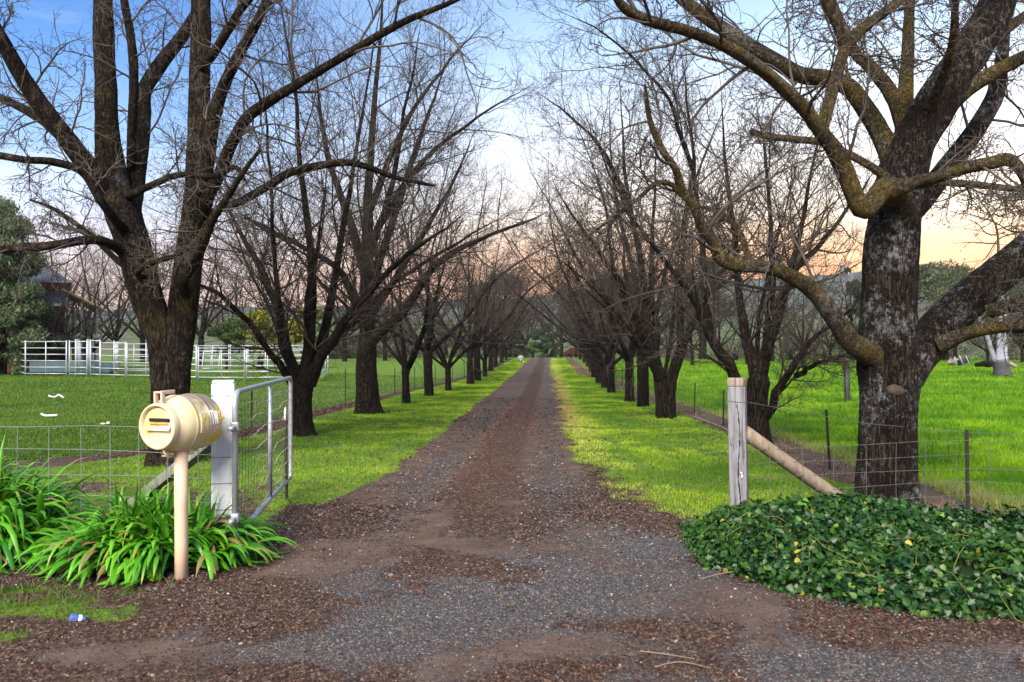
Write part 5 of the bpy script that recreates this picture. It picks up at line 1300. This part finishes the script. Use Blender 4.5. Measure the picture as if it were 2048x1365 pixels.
twig([(1310, 1348), (1360, 1338), (1420, 1350)], .0035, 'pale twig on the gravel, lower of two at the bottom right', 'pale_twig')
twig([(1405, 1168), (1440, 1158), (1478, 1152)], .005, 'thin twig lying in front of the green creeper', 'pale_twig')
# weed tuft in the gravel
p = G(1020, 1222); rr = np.random.default_rng(4); mb = MB()
for i in range(60):
    a = rr.uniform(0, 6.28); l = rr.uniform(.02, .05); d = np.array([math.cos(a), math.sin(a), rr.uniform(.2, 1.2)]); d = d / np.linalg.norm(d) * l; s_ = np.array([-math.sin(a), math.cos(a), 0]) * .002
    b_ = np.array([rr.normal(0, .012), rr.normal(0, .012), .02]); mb.add([b_ - s_, b_ + s_, b_ + d], (), [(0, 1, 2)], (.14, .17, .03) if i % 3 else (.28, .19, .07))
o = mb.build('weed', MAT['grass']); o.location = Vector(p); tag(o, 'tiny green weed tuft growing alone in the blue gravel', 'weed')
# white bent things on the left paddock
MAT['white_plastic'] = plain('white_plastic', (.48, .50, .56), .5, .05, 10, 0)
def bent(pts, label, rad=.026):
    P = [G(px, py) for px, py, z in pts]
    for q, (px, py, z) in zip(P, pts): q[1] = P[0][1]; q[0] = (px - CX) / F * q[1]; q[2] = gz(q[0], q[1]) + z
    mb = MB(); PP, RR = resample(P, np.full(len(P), rad), 16); mb.tube(PP, RR * np.linspace(.9, 1.05, 16), 10); o = mb.build('bent_pipe', MAT['white_plastic'], None, True, P[0]); o.location = Vector(P[0]); return tag(o, label, 'pipe', 'white bent pipes')
bent([(97, 798, .10), (103, 798, .06), (112, 798, .06), (117, 798, .12), (122, 798, .08), (128, 798, .03)], 'white bent pipe on the paddock grass, the farther one with a hump')
bent([(82, 836, .09), (90, 836, .05), (100, 836, .05), (115, 836, .06)], 'white bent pipe on the paddock grass, the nearer shallow curve')
p = G(206, 850); mb = MB(); mb.sphere((0, 0, .02), (.06, .03, .02), 8, wob=.3); mb.sphere((.10, .02, .035), (.045, .03, .03), 8, wob=.3); o = mb.build('bone', plain('bone', (.68, .60, .44), .7, .1, 20, .1)); o.location = Vector(p); tag(o, 'small bone-coloured lump in the grass near the mesh fence', 'bone')
# ------------------------------------------------------------------ evergreen trees and shrubs
MAT['leafy'] = leaf_mat('evergreen_leaf', .6, .25, .25)
def leaf_cloud(clumps, n, size, cols, r, droop=.3, thin=.38):
    """diamond leaves scattered round the clump centres (x, y, z, rx, ry, rz)"""
    cl = np.array(clumps, float); vol = cl[:, 3] * cl[:, 4] + cl[:, 3] * cl[:, 5]
    i = r.choice(len(cl), n, p=vol / vol.sum())
    d = r.normal(0, 1, (n, 3)); d /= np.linalg.norm(d, axis=1, keepdims=True)
    rad = r.random(n) ** .38
    P = cl[i, :3] + d * cl[i, 3:6] * rad[:, None] * r.uniform(.85, 1.12, (n, 1))
    nn = d + r.normal(0, .7, (n, 3)); nn /= np.linalg.norm(nn, axis=1, keepdims=True); a, b = frames(nn)
    az = r.uniform(0, 6.28, n)[:, None]; u = a * np.cos(az) + b * np.sin(az) - UP * droop; u /= np.linalg.norm(u, axis=1, keepdims=True)
    v = np.cross(nn, u); v /= np.linalg.norm(v, axis=1, keepdims=True) + 1e-9
    s = (size * r.uniform(.6, 1.4, n))[:, None]
    V = np.stack([P - u * s * .5, P + v * s * thin * .5 + nn * s * .06, P + u * s * .5, P - v * s * thin * .5 + nn * s * .06], 1)
    cv = r.random((len(cl), 1)); c = np.asarray(cols[0]) * (1 - cv[i]) + np.asarray(cols[1]) * cv[i]
    c = c * r.uniform(.55, 1.45, (n, 1))
    if len(cols) > 2: m = r.random(n) < .22; c[m] = np.asarray(cols[2]) * r.uniform(.6, 1.3, (m.sum(), 1))
    Q = np.arange(n * 4).reshape(n, 4)
    return V.reshape(-1, 3), Q, np.repeat(c, 4, 0)
def evergreen(name, px, Y, top, wid, label, cat, cols, r, n=9000, size=.22, ncl=34, trunk=True, zlo=.12, thin=.38, droop=.3, tmat='bark_row', group=None, gap=0.0):
    p = at(px, 0, Y); p[2] = gz(p[0], Y); H = at(px, top, Y)[2] - p[2]; W = wid / F * Y / 2
    root = empty(name, p, label, cat, group)
    cl = []
    for q in range(ncl):
        t = r.random() ** .8; z = H * (zlo + (1 - zlo) * t) * .95; e = math.sqrt(max(.05, 1 - ((t - .42) / .62) ** 2)); a = r.uniform(0, 6.28); rr_ = W * e * math.sqrt(r.random()) * .85
        s_ = r.uniform(.16, .34) * W * (1 - gap); cl.append((rr_ * math.cos(a), rr_ * math.sin(a), z, s_ * 1.2, s_ * 1.2, s_ * r.uniform(.6, 1.0)))
    V, Q, C = leaf_cloud(cl, n, size, cols, r, droop, thin)
    if trunk:
        mb = MB(); ax = [resample([(0, 0, -.2), (.05, 0, H * .3), (-.05, .05, H * .75)], [W * .11 + .05, W * .07 + .03, .03], 10)]
        for c in cl[::4]: ax.append(resample([(0, 0, H * .18), (c[0] * .45, c[1] * .45, c[2] * .55 + .1), (c[0], c[1], c[2])], [W * .04 + .03, .035, .015], 8))
        trunk_tubes(mb, ax, 8, r); mb.build('trunk', MAT[tmat], root)
    mb = MB(); mb.add(V, Q, (), C); mb.build('crown' if trunk else 'foliage', MAT['leafy'], root, False)
    return root
r = np.random.default_rng(401)
olive = ((.030, .055, .022), (.10, .14, .065), (.19, .21, .12)); dark = ((.010, .034, .012), (.030, .075, .026)); gum = ((.028, .050, .026), (.075, .10, .055), (.10, .10, .06)); wat = ((.05, .10, .012), (.24, .22, .02), (.34, .27, .02))
evergreen('evergreen_tree', 2, 44, 400, 170, 'tall grey-green evergreen tree with drooping foliage at the left edge', 'tree', olive, r, 60000, .25, 110, thin=.26, droop=1.1, zlo=.02)
evergreen('evergreen_tree', 66, 44.6, 590, 96, 'lower rounded dark evergreen bush in front of the brick house', 'bush', ((.028, .052, .022), (.075, .11, .045)), r, 26000, .21, 55, zlo=.02, thin=.3, droop=1.0)
evergreen('shrub', 455, 54, 645, 95, 'dark green shrub behind the white yard panels', 'shrub', ((.018, .05, .012), (.06, .11, .02)), r, 4500, .22, 18, zlo=.05)
evergreen('shrub', 520, 55, 620, 110, 'yellow-flowering green shrub behind the white yard panels', 'shrub', wat, r, 7000, .22, 24, zlo=.1)
evergreen('shrub', 618, 56, 618, 95, 'yellow-green shrub seen through the stems of the low forked tree', 'shrub', wat, r, 5500, .22, 20, zlo=.1)
evergreen('evergreen_tree', 1092, 104, 652, 62, 'dense dark green bushy tree at the far end of the drive', 'tree', dark, r, 9000, .34, 30, zlo=-.1)
evergreen('shrub', 1066, 103, 684, 34, 'small lighter green shrub at the foot of the dark tree ending the drive', 'shrub', ((.03, .08, .015), (.07, .14, .03)), r, 2500, .26, 14, zlo=-.1)
evergreen('shrub', 1142, 104, 700, 36, 'reddish-leaved shrub right of the dark tree ending the drive', 'shrub', ((.045, .018, .016), (.10, .035, .03)), r, 2500, .26, 14, zlo=-.2)
for i, (px, tp, wd, lab) in enumerate([(1030, 668, 70, 'dark scrub bush left of the tree ending the drive'), (985, 672, 80, 'dark scrub bush behind the far end of the left row'), (1180, 672, 70, 'dark scrub bush behind the far end of the right row'), (1235, 676, 80, 'dark scrub bush at the far edge of the paddock, next to the right row')]):
    evergreen('bush', px, 112 + i, tp, wd, lab, 'bush', ((.022, .026, .018), (.05, .052, .034)), r, 4000, .36, 22, zlo=-.2)
evergreen('gum_tree', 1405, 92, 512, 150, 'broad grey-green gum tree rising behind the right row of bare trees', 'tree', gum, r, 9000, .42, 34, zlo=.3, gap=.1)
evergreen('gum_tree', 1702, 88, 528, 75, 'narrow dark gum tree just left of the lichened trunk', 'tree', ((.016, .028, .016), (.05, .07, .04)), r, 8000, .36, 28, zlo=.08)
evergreen('gum_tree', 1885, 82, 528, 190, 'wide grey-green gum tree just right of the lichened trunk', 'tree', gum, r, 12000, .40, 40, zlo=.25, gap=.12)
evergreen('gum_tree', 2080, 86, 505, 190, 'tall dark gum tree at the right edge behind the white-trunked one', 'tree', ((.018, .034, .018), (.05, .075, .04)), r, 11000, .40, 38, zlo=.15)
evergreen('gum_tree', 1240, 135, 545, 150, 'distant grey gum tree beyond the end of the right row', 'tree', gum, r, 6000, .5, 28, zlo=.2)
evergreen('gum_tree', 1000, 140, 545, 150, 'distant grey gum tree beyond the end of the left row', 'tree', gum, r, 6000, .5, 28, zlo=.2)
for i, (px, Y, tp, wd, lab) in enumerate([(1350, 84, 690, 90, 'low grey scrub at the far paddock edge beside the row'), (1470, 85, 684, 110, 'low grey scrub at the far paddock edge behind the multi-stemmed tree'), (1580, 86, 680, 120, 'low grey scrub at the far paddock edge left of the pole'), (1760, 85, 668, 110, 'grey scrub behind the lichened trunk'), (1880, 84, 684, 110, 'dry grey scrub right of the lichened trunk'), (1990, 86, 672, 130, 'grey scrub behind the white-trunked gum')]):
    evergreen('bush', px, Y, tp, wd, lab, 'bush', ((.05, .045, .034), (.11, .10, .07), (.16, .15, .12)), r, 3500, .28, 20, zlo=.02, thin=.2)
for i, (px, Y, tp, wd, lab) in enumerate([(700, 96, 668, 120, 'dark scrub behind the straight-trunked second tree'), (800, 98, 664, 130, 'dark scrub behind the fourth tree of the left row'), (890, 100, 662, 120, 'dark scrub behind the sixth tree of the left row'), (640, 92, 676, 90, 'dark scrub at the right end of the yard panels'), (1290, 100, 664, 120, 'dark scrub behind the third tree of the right row')]):
    evergreen('bush', px, Y, tp, wd, lab, 'bush', ((.026, .026, .019), (.06, .056, .04), (.09, .08, .06)), r, 4500, .34, 24, zlo=-.1, thin=.25)
# white-trunked gum in the right paddock
m_, nt_ = new_mat('gum_bark'); k = NT(nt_); v = k.coord((1, 1, .3)); sz_ = k.n('ShaderNodeSeparateXYZ'); t_c = k.n('ShaderNodeTexCoord'); k.l(t_c.outputs['Object'], sz_.inputs[0])
hb = k.ramp(k.math('ADD', sz_.outputs[2], k.math('MULTIPLY', k.noise(v, 5, 5, .7), .7)), [(.0, 0), (1, 1)])
c = k.mix(k.ramp(k.noise(v, 6, 4), [(.35, 0), (.7, 1)]), (.15, .165, .20), (.26, .285, .33))
c = k.mix(k.ramp(k.math('ADD', k.math('MULTIPLY', sz_.outputs[2], .5), k.math('MULTIPLY', k.noise(v, 4, 5, .7), .35)), [(.55, 1), (.68, 0)]), c, (.05, .05, .058))
k.out(c, .8, k.bump(k.noise(v, 14, 4), .3, .03), spec=.2); MAT['gumbark'] = m_
p = at(2004, 0, 41); p[2] = gz(p[0], 41); root = empty('gum_tree', p, 'gum tree with three white stems above a dark scorched base', 'tree')
U = 41 / F
ax = [resample([(.1, 0, -.1), (0.0, 0, .35), (-.12, 0, 1.0)], [.50, .38, .38], 10),
      resample([(-.12, 0, .8), (-.1, 0, 1.4), (-.06, 0, 2.4), (.0, .1, 3.6), (.1, .1, 5.6)], [.20, .18, .16, .13, .05], 12),
      resample([(-.35, 0, .8), (-.65, -.1, 1.5), (-1.0, -.2, 2.4), (-1.5, -.2, 3.4), (-1.9, 0, 4.8)], [.15, .12, .10, .08, .03], 12),
      resample([(.1, 0, .8), (.28, .2, 1.5), (.36, .4, 2.6), (.7, .6, 4.2)], [.15, .12, .09, .04], 12)]
mb = MB(); trunk_tubes(mb, ax, 12, r); mb.build('trunk', MAT['gumbark'], root)
cl = []
for q in range(30): a = r.uniform(0, 6.28); e = math.sqrt(r.random()) * 2.9; cl.append((e * math.cos(a) - .3, e * math.sin(a), 4.6 + r.uniform(-1.6, 2.4) * (1 - e / 4.5), r.uniform(.4, .8), r.uniform(.4, .8), r.uniform(.3, .55)))
V, Q, C = leaf_cloud(cl, 7000, .2, gum, r, .9, .24); mb = MB(); mb.add(V, Q, (), C); mb.build('crown', MAT['leafy'], root, False)

# ------------------------------------------------------------------ bare trees in the background
rr = random.Random(9)
BG = []
for i, (px, Y, s) in enumerate([(92, 46.2, .85), (128, 45.4, .8), (176, 45.8, .85), (-30, 62, 1.35), (62, 70, 1.5), (128, 60, 1.25), (176, 74, 1.45), (232, 64, 1.25), (286, 72, 1.4), (335, 58, 1.15), (402, 66, 1.3), (455, 76, 1.35), (560, 72, 1.25), (628, 64, 1.1), (690, 78, 1.3), (770, 82, 1.2), (850, 92, 1.25)]):
    BG.append((px, Y, s, 'bare brown tree beyond the yard panels, number %s from the left in the picture' % ''))
place_lab = {}
Lw = ['small, in front of the left part of the brick house', 'small, in front of the corner of the brick house', 'small, in front of the brick house verandah', 'behind the evergreen at the left edge', 'behind the brick house', 'just right of the brick house roof', 'between the brick house and the forked tree', 'close left of the forked gate tree', 'directly behind the forked gate tree', 'in the gap right of the forked gate tree', 'behind the middle yard panels', 'behind the dark green shrub', 'behind the yellow-flowering shrub', 'behind the low forked tree by the gate', 'left of the straight-trunked second tree', 'right of the straight-trunked second tree', 'behind the middle of the left row']
for (px, Y, s, _), wh in zip(BG, Lw):
    p = at(px, 0, Y); p[2] = gz(p[0], Y); place_tree(rr.randrange(4), p, 'background bare tree ' + wh, 'bare trees beyond the left paddock', rr.uniform(0, 6.28), s)
Rw = ['behind the far part of the right row', 'behind the twin-trunked tree', 'right of the twin-trunked tree', 'left of the broad gum tree', 'right of the broad gum tree', 'behind the multi-stemmed tree', 'left of the grey pole', 'just right of the grey pole', 'close right of the lichened trunk', 'between the lichened trunk and the white-stemmed gum', 'left of the white-stemmed gum', 'at the right edge']
for (px, Y, s), wh in zip([(1290, 88, 1.15), (1335, 70, 1.0), (1385, 62, .95), (1440, 72, 1.05), (1495, 64, .95), (1545, 76, 1.05), (1605, 66, 1.0), (1660, 78, 1.0), (1840, 62, .85), (1910, 74, .9), (1975, 66, .8), (2045, 72, .95)], Rw):
    p = at(px, 0, Y); p[2] = gz(p[0], Y); place_tree(rr.randrange(4), p, 'background bare tree ' + wh, 'bare trees beyond the right paddock', rr.uniform(0, 6.28), s)
Ew = ['furthest left of those past the crest', 'left of the drive end past the crest', 'leaning over the left side of the drive end', 'behind the dark tree ending the drive', 'just right of the dark tree ending the drive', 'right of the drive end past the crest', 'furthest right of those past the crest']
for (px, Y, s), wh in zip([(975, 112, 1.45), (1020, 118, 1.5), (1052, 110, 1.35), (1092, 120, 1.5), (1122, 113, 1.35), (1152, 118, 1.5), (1200, 110, 1.45)], Ew):
    p = at(px, 0, Y); p[2] = gz(p[0], Y); place_tree(rr.randrange(4), p, 'far bare tree ' + wh, 'bare trees past the end of the drive', rr.uniform(0, 6.28), s)

# ------------------------------------------------------------------ yard panels
MAT['rail'] = plain('white_galvanised_rail', (.34, .375, .42), .4, .1, 8, .03, metal=.25, spec=.5, col2=(.36, .40, .46), thr=(.5, .7))
def panel(px0, Y0, px1, Y1, h, label, mid=1, nr=6, z0=.0, lean=0.0):
    a = at(px0, 0, Y0); b = at(px1, 0, Y1); a[2] = gz(a[0], Y0) + z0; b[2] = gz(b[0], Y1) + z0
    root = empty('yard_fence', a, label, 'yard fence', 'white steel yard panels'); d = b - a
    tilt = np.array([0, lean, 0])
    for t in (0, 1):
        mb = MB(); q = d * t; mb.tube([q, q + UP * (h + .06) + tilt], .031, 6); mb.build('post', MAT['rail'], root)
    for m in range(1, mid + 1):
        mb = MB(); q = d * m / (mid + 1); mb.tube([q + UP * .12, q + UP * h + tilt], .027, 6); mb.build('upright', MAT['rail'], root)
    for i in range(nr):
        z = .16 + (h - .16) * i / (nr - 1); mb = MB(); sh = tilt * z / h; mb.tube([UP * z + sh, d + UP * z + sh], .023, 6); mb.build('rail', MAT['rail'], root)
    return root
for a in [(40, 44, 51, 41.2, 1.8, 'short yard panel closing the left corner of the yards', 0), (51, 41.0, 133, 40.6, 1.8, 'leftmost wide white yard panel facing the paddock'), (139, 40.5, 174, 40.2, 1.8, 'narrow white yard panel right of the leftmost wide one', 0), (181, 40.2, 200, 40.0, 1.85, 'narrowest yard panel, beside the drafting posts', 0), (201, 39.8, 251, 39.4, 1.75, 'white yard panel left of the forked gate tree, next to the narrow ones', 0), (254, 39.3, 331, 38.6, 1.7, 'wide white yard panel running behind the forked gate tree', 1), (332, 38.4, 393, 36.9, 1.6, 'yard panel half hidden by the forked trunk', 1), (397, 36.6, 489, 36.4, 1.5, 'wide yard panel just right of the forked trunk', 1), (493, 36.4, 578, 36.6, 1.5, 'wide yard panel ending behind the low forked tree', 1), (580, 36.7, 638, 36.4, 1.45, 'yard panel behind the trunk of the low forked tree', 1), (639, 36.6, 656, 43, 1.4, 'rightmost yard panel, running away at the corner', 2), (158, 41, 162, 46, 1.8, 'yard panel running back behind the drafting posts, left of two', 2), (178, 41, 184, 46, 1.8, 'yard panel running back behind the drafting posts, right of two', 2), (228, 40.5, 236, 46, 1.8, 'yard panel running back near the forked gate tree', 2), (236, 46.2, 300, 46, 1.7, 'rear yard panel left of the forked trunk', 1), (392, 45, 458, 45, 1.6, 'rear yard panel right of the forked trunk', 1), (461, 45, 531, 45, 1.6, 'rear yard panel in front of the dark green shrub', 1), (535, 45, 607, 44.5, 1.6, 'rear yard panel in front of the yellow-flowering shrub', 1)]:
    panel(*a)
panel(404, 42, 437, 42.4, 1.05, 'small white gate frame leaning inside the yards', 1, 3, .25, .25)
for px, Y, lab in [(152, 40.9, 'white drafting post, left of the close group in the yards'), (155, 41.1, 'white drafting post, middle of the close group in the yards'), (176, 40.6, 'tall white post, beside the narrowest yard panel')]:
    p = at(px, 0, Y); p[2] = gz(p[0], Y); mb = MB(); mb.tube([(0, 0, -.1), (0, 0, 1.9)], .05, 8); mb.tube([(0, 0, 1.88), (0, 0, 1.93)], .06, 8); o = mb.build('yard_post', MAT['rail']); o.location = Vector(p); tag(o, lab, 'post', 'white posts in the yards')
a = at(66, 0, 43.5); b = at(226, 0, 43.5); a[2] = gz(a[0], 43.5); L_ = b[0] - a[0]
t_ = empty('trough', a, 'long dark teal trough standing behind the left yard panels', 'trough')
MAT['teal'] = plain('teal_steel', (.035, .07, .085), .6, .25, 3, .1)
mb = MB(); mb.box((L_, .04, .55), (L_ / 2, -.3, .45)); mb.box((L_, .04, .55), (L_ / 2, .3, .45)); mb.box((L_ - .02, .56, .04), (L_ / 2, 0, .2)); mb.build('tank', MAT['teal'], t_, False)
for x in (.1, L_ / 2, L_ - .1): mb = MB(); mb.box((.08, .5, .18), (x, 0, .09)); mb.build('leg', MAT['teal'], t_, False)

# ------------------------------------------------------------------ the brick house
HYd = 48.0
def hp(px, py, Y=HYd): return at(px, py, Y)
m_, nt_ = new_mat('red_brick'); k = NT(nt_)
bt = k.n('ShaderNodeTexBrick'); t_c = k.n('ShaderNodeTexCoord'); mp = k.n('ShaderNodeMapping'); mp.inputs['Rotation'].default_value = (PI / 2, 0, 0); k.l(t_c.outputs['Object'], mp.inputs[0]); k.l(mp.outputs[0], bt.inputs['Vector'])
bt.inputs['Color1'].default_value = (.19, .065, .038, 1); bt.inputs['Color2'].default_value = (.13, .05, .032, 1); bt.inputs['Mortar'].default_value = (.16, .13, .11, 1); bt.inputs['Scale'].default_value = 2.2; bt.inputs['Mortar Size'].default_value = .015
k.out(bt.outputs[0], .85, spec=.2); MAT['brick'] = m_
m_, nt_ = new_mat('corrugated_iron'); k = NT(nt_); t_c = k.n('ShaderNodeTexCoord'); wv = k.n('ShaderNodeTexWave'); k.l(t_c.outputs['Object'], wv.inputs[0]); wv.inputs['Scale'].default_value = 4.0
k.out(k.mix(k.ramp(k.noise(k.coord(), 1.2, 4), [(.3, 0), (.7, 1)]), (.05, .055, .062), (.10, .105, .12)), .5, k.bump(wv.outputs['Fac'], .5, .03), metal=.2); MAT['iron'] = m_
MAT['dark_iron'] = plain('dark_verandah_iron', (.045, .045, .055), .6, .3, 2, .1)
MAT['barge'] = plain('orange_barge_board', (.26, .14, .065), .5, .15, 8, .05)  # orange-brown base colour over the whole sloping board
MAT['cream_trim'] = plain('pale_trim', (.26, .29, .33), .6, .08, 10, 0)
MAT['post_trim'] = plain('grey_trim', (.18, .20, .23), .6, .08, 10, 0)
MAT['deck'] = plain('deck_boards', (.26, .24, .22), .8, .15, 10, .1)
MAT['pane'] = plain('dark_glass', (.02, .025, .03), .12, .1, 5, 0, spec=.6)
hb_ = hp(100, 0); hb_[2] = gz(hb_[0], HYd); house = empty('brick_house', hb_, 'red brick house with grey iron roof and raised timber verandah', 'house', rz=math.radians(29)); house.scale = (.865, 1, 1)
def L3(px, py, Y=HYd): return at(px, py, Y) - hb_
x0, x1 = L3(-25, 0)[0], L3(129, 0)[0]; zt_, zf = L3(0, 563)[2], L3(0, 674)[2]
mb = MB(); mb.box((x1 - x0, 8, zt_ + .3), ((x0 + x1) / 2, 4, zt_ / 2 - .15)); mb.build('wall', MAT['brick'], house, False)
mb = MB(); o_ = .45; zr = L3(0, 514)[2]; xm0, xm1 = x0 + 3.2, x1 - 1.8
Vh = [(x0 - o_, -o_, zt_ - .05), (x1 + o_, -o_, zt_ - .05), (x1 + o_, 8 + o_, zt_ - .05), (x0 - o_, 8 + o_, zt_ - .05), (xm0, 4, zr), (xm1, 4, zr)]
mb.add(Vh, [(0, 1, 5, 4), (2, 3, 4, 5), (0, 3, 2, 1)], [(1, 2, 5), (3, 0, 4)]); rf = mb.build('roof', MAT['iron'], house, False)
mb = MB(); mb.box((x1 - x0 + 2 * o_, .10, .14), ((x0 + x1) / 2, -o_ - .06, zt_ - .03)); mb.build('gutter', MAT['cream_trim'], rf, False)
# front verandah roof (dark) and side verandah with sloping barge board
mb = MB(); za, zb_ = L3(0, 582)[2], L3(0, 612)[2]
mb.add([(x0, -.02, za), (x1 - .1, -.02, za), (x1 - .1, -2.6, zb_), (x0, -2.6, zb_), (x0, -.02, za - .08), (x1 - .1, -.02, za - .08), (x1 - .1, -2.6, zb_ - .08), (x0, -2.6, zb_ - .08)], [(0, 3, 2, 1), (4, 5, 6, 7), (3, 7, 6, 2), (1, 2, 6, 5), (0, 4, 7, 3)]); fr = mb.build('verandah_roof', MAT['dark_iron'], house, False)
mb = MB(); mb.box((x1 - x0, .05, .16), ((x0 + x1) / 2 - .05, -2.63, zb_ - .05)); mb.build('fascia', MAT['cream_trim'], fr, False)
xs0, xs1 = x1 - .05, L3(204, 0)[0]; zs0, zs1 = L3(0, 581)[2], L3(0, 617)[2]
mb = MB(); mb.add([(xs0, -1.2, zs0), (xs1, -1.2, zs1), (xs1, 6, zs1), (xs0, 6, zs0), (xs0, -1.2, zs0 - .1), (xs1, -1.2, zs1 - .1), (xs1, 6, zs1 - .1), (xs0, 6, zs0 - .1)], [(0, 1, 2, 3), (4, 7, 6, 5), (1, 5, 6, 2), (3, 2, 6, 7)]); sr_ = mb.build('verandah_roof', MAT['dark_iron'], house, False)
mb = MB(); mb.tube([(xs0 - .1, -1.25, zs0 - .02), (xs1 + .1, -1.25, zs1 - .05)], .10, 4); mb.build('barge_board', MAT['barge'], sr_, False)
mb = MB(); mb.box((xs1 - xs0 + .2, 7.4, .14), ((xs0 + xs1) / 2, 2.4, zf)); mb.box((x1 - x0, 2.6, .14), ((x0 + x1) / 2, -1.31, zf - .002)); mb.build('deck', MAT['deck'], house, False)
for px, yy in ((134, -1.1), (164, -1.1), (196, -1.1), (148, 5.6), (172, 5.6), (198, 5.6), (96, -2.5), (60, -2.5)):
    x = L3(px, 0)[0]; zt2 = (zs0 + (zs1 - zs0) * (x - xs0) / (xs1 - xs0) - .1) if x > x1 else zb_ - .12
    mb = MB(); mb.box((.11, .11, zt2 - zf - .07), (x, yy, (zt2 + zf + .07) / 2)); mb.build('verandah_post', MAT['post_trim'], house, False)
    mb = MB(); mb.box((.2, .2, zf - .07), (x, yy, (zf - .07) / 2)); mb.build('stump', MAT['deck'], house, False)
mb = MB(); xr0, xr1 = L3(165, 0)[0] + .06, xs1
for zz_ in (zf + .95, zf + .2): mb.box((xr1 - xr0, .05, .05), ((xr0 + xr1) / 2, -1.1, zz_))
for x in np.linspace(xr0 + .1, xr1 - .1, 12): mb.box((.03, .03, .72), (x, -1.1, zf + .575))
mb.build('railing', MAT['dark_iron'], house, False)
for px in (30, 84):
    x = L3(px, 0)[0]; mb = MB(); mb.box((1.1, .08, 1.3), (x, -.03, zf + 1.35)); wf = mb.build('window', MAT['cream_trim'], house, False); mb = MB(); mb.box((.94, .04, 1.14), (x, -.07, zf + 1.35)); mb.build('pane', MAT['pane'], wf, False)

# ------------------------------------------------------------------ right paddock: pole, logs, trough
MAT['pole_wood'] = wood_mat('pole_wood', (.07, .07, .075), (.15, .15, .16), (.02, .02, .02), .6)
p = at(1696, 0, 23.2); p[2] = gz(p[0], 23.2); pole = empty('utility_pole', p, 'slim grey timber pole standing alone in the right paddock', 'pole')
mb = MB(); d = at(1685, 532, 23.2) - p; mb.tube([(0, 0, -.2), d * .5, d], [.088, .078, .066], 14); mb.build('shaft', MAT['pole_wood'], pole)
mb = MB(); mb.tube([d + (0, 0, -.02), d + (0, 0, .03)], [.071, .066], 14); mb.build('cap', MAT['galv'], pole)
mb = MB(); mb.tube([d * .93 + (-.16, 0, 0), d * .93 + (.16, 0, 0)], .018, 6); mb.sphere(d * .93 + (-.16, 0, .05), (.03, .03, .05), 8); mb.sphere(d * .93 + (.16, 0, .05), (.03, .03, .05), 8); mb.build('insulator_bar', MAT['galv'], pole)
def log(pts, rad, label, name='log', mat='bark_row', Y=None):
    P = []
    for px, py, Yq, z in pts: q = at(px, 0, Yq); q[2] = gz(q[0], Yq) + z; P.append(q)
    mb = MB(); trunk_tubes(mb, [resample(P, rad, 12)], 9, r, .1); o = mb.build(name, MAT[mat], None, True, P[0]); o.location = Vector(P[0]); return tag(o, label, 'log')
MAT['dead'] = plain('dead_grey_wood', (.20, .18, .17), .9, .35, 5, .3)
log([(1902, 0, 62, .5), (1908, 0, 62, .35), (1922, 0, 62, .15)], [.34, .3, .16], 'grey upturned stump at the far side of the right paddock', 'stump', 'dead')
log([(1952, 0, 58, .18), (1975, 0, 57, .3), (1992, 0, 56, .22)], [.16, .26, .3], 'dark fallen log left of the white-stemmed gum', 'log')
log([(2008, 0, 56, .5), (2022, 0, 56, .3), (2032, 0, 56, .12)], [.1, .14, .12], 'reddish fallen branch right of the white-stemmed gum', 'log', 'dead')
log([(2003, 0, 40.4, .03), (2012, 0, 40.0, .06), (2030, 0, 39.8, .05)], [.05, .08, .04], 'fallen bark strip at the foot of the white-stemmed gum', 'log')
p = at(1927, 0, 60); p[2] = gz(p[0], 60); t_ = empty('feed_trough', p, 'small black trough on pale legs beside the grey stump', 'trough')
mb = MB(); mb.box((.75, .4, .38), (0, 0, .42), Matrix.Rotation(-.35, 3, 'Y'), .03); mb.build('bin', plain('black_bin', (.012, .012, .013), .6, .2, 10, 0), t_)
for x in (-.22, .26): mb = MB(); mb.tube([(x - .22, -.22, .85), (x + .16, -.22, 0)], .03, 6); mb.build('leg', MAT['cream_trim'], t_)
# black and white bird on the verge near the crest, pale boulder behind it
Yb = 70.0; p = at(1043.5, 0, Yb); p[2] = gz(p[0], Yb); MAT['feather'] = leaf_mat('feathers', .6, None, .3)
mb = MB(); spine = [(-.22, 0, .12), (-.14, 0, .15), (-.06, 0, .18), (.03, 0, .215), (.10, 0, .265), (.135, 0, .315), (.16, 0, .335), (.185, 0, .335), (.235, 0, .325)]
rad_ = [.012, .03, .055, .068, .058, .040, .040, .026, .004]
V, Q = tubes(np.array(spine)[None], np.array(rad_)[None], 12); cc = np.full((len(V), 3), .012); kx = np.repeat(np.arange(9), 12); cc[(kx == 4) & (V[:, 2] > .265)] = .75; cc[(kx == 1)] = .7; cc[kx == 8] = .35
mb.add(V, Q, (), cc)
for s_ in (-1, 1): mb.tube([(.0, s_ * .03, .18), (.02, s_ * .032, .09), (.0, s_ * .032, .05), (.005, s_ * .032, 0)], [.016, .008, .006, .006], 6, True, (.012, .012, .012)); mb.tube([(-.02, s_ * .032, .004), (.045, s_ * .034, .004)], .005, 5, True, (.012, .012, .012))
o = mb.build('bird', MAT['feather']); o.location = Vector(p); o.rotation_euler.z = 2.6; o.scale = (1.15,) * 3; tag(o, 'black and white bird standing on the left verge near the crest', 'bird')
p = at(1041, 0, 84); p[2] = gz(p[0], 84); mb = MB(); mb.sphere((0, 0, .18), (.36, .25, .30), 12, wob=.25); o = mb.build('boulder', plain('white_boulder', (.20, .20, .22), .9, .25, 6, .3)); o.location = Vector(p); tag(o, 'pale grey boulder on the grass behind the bird at the crest', 'rock')
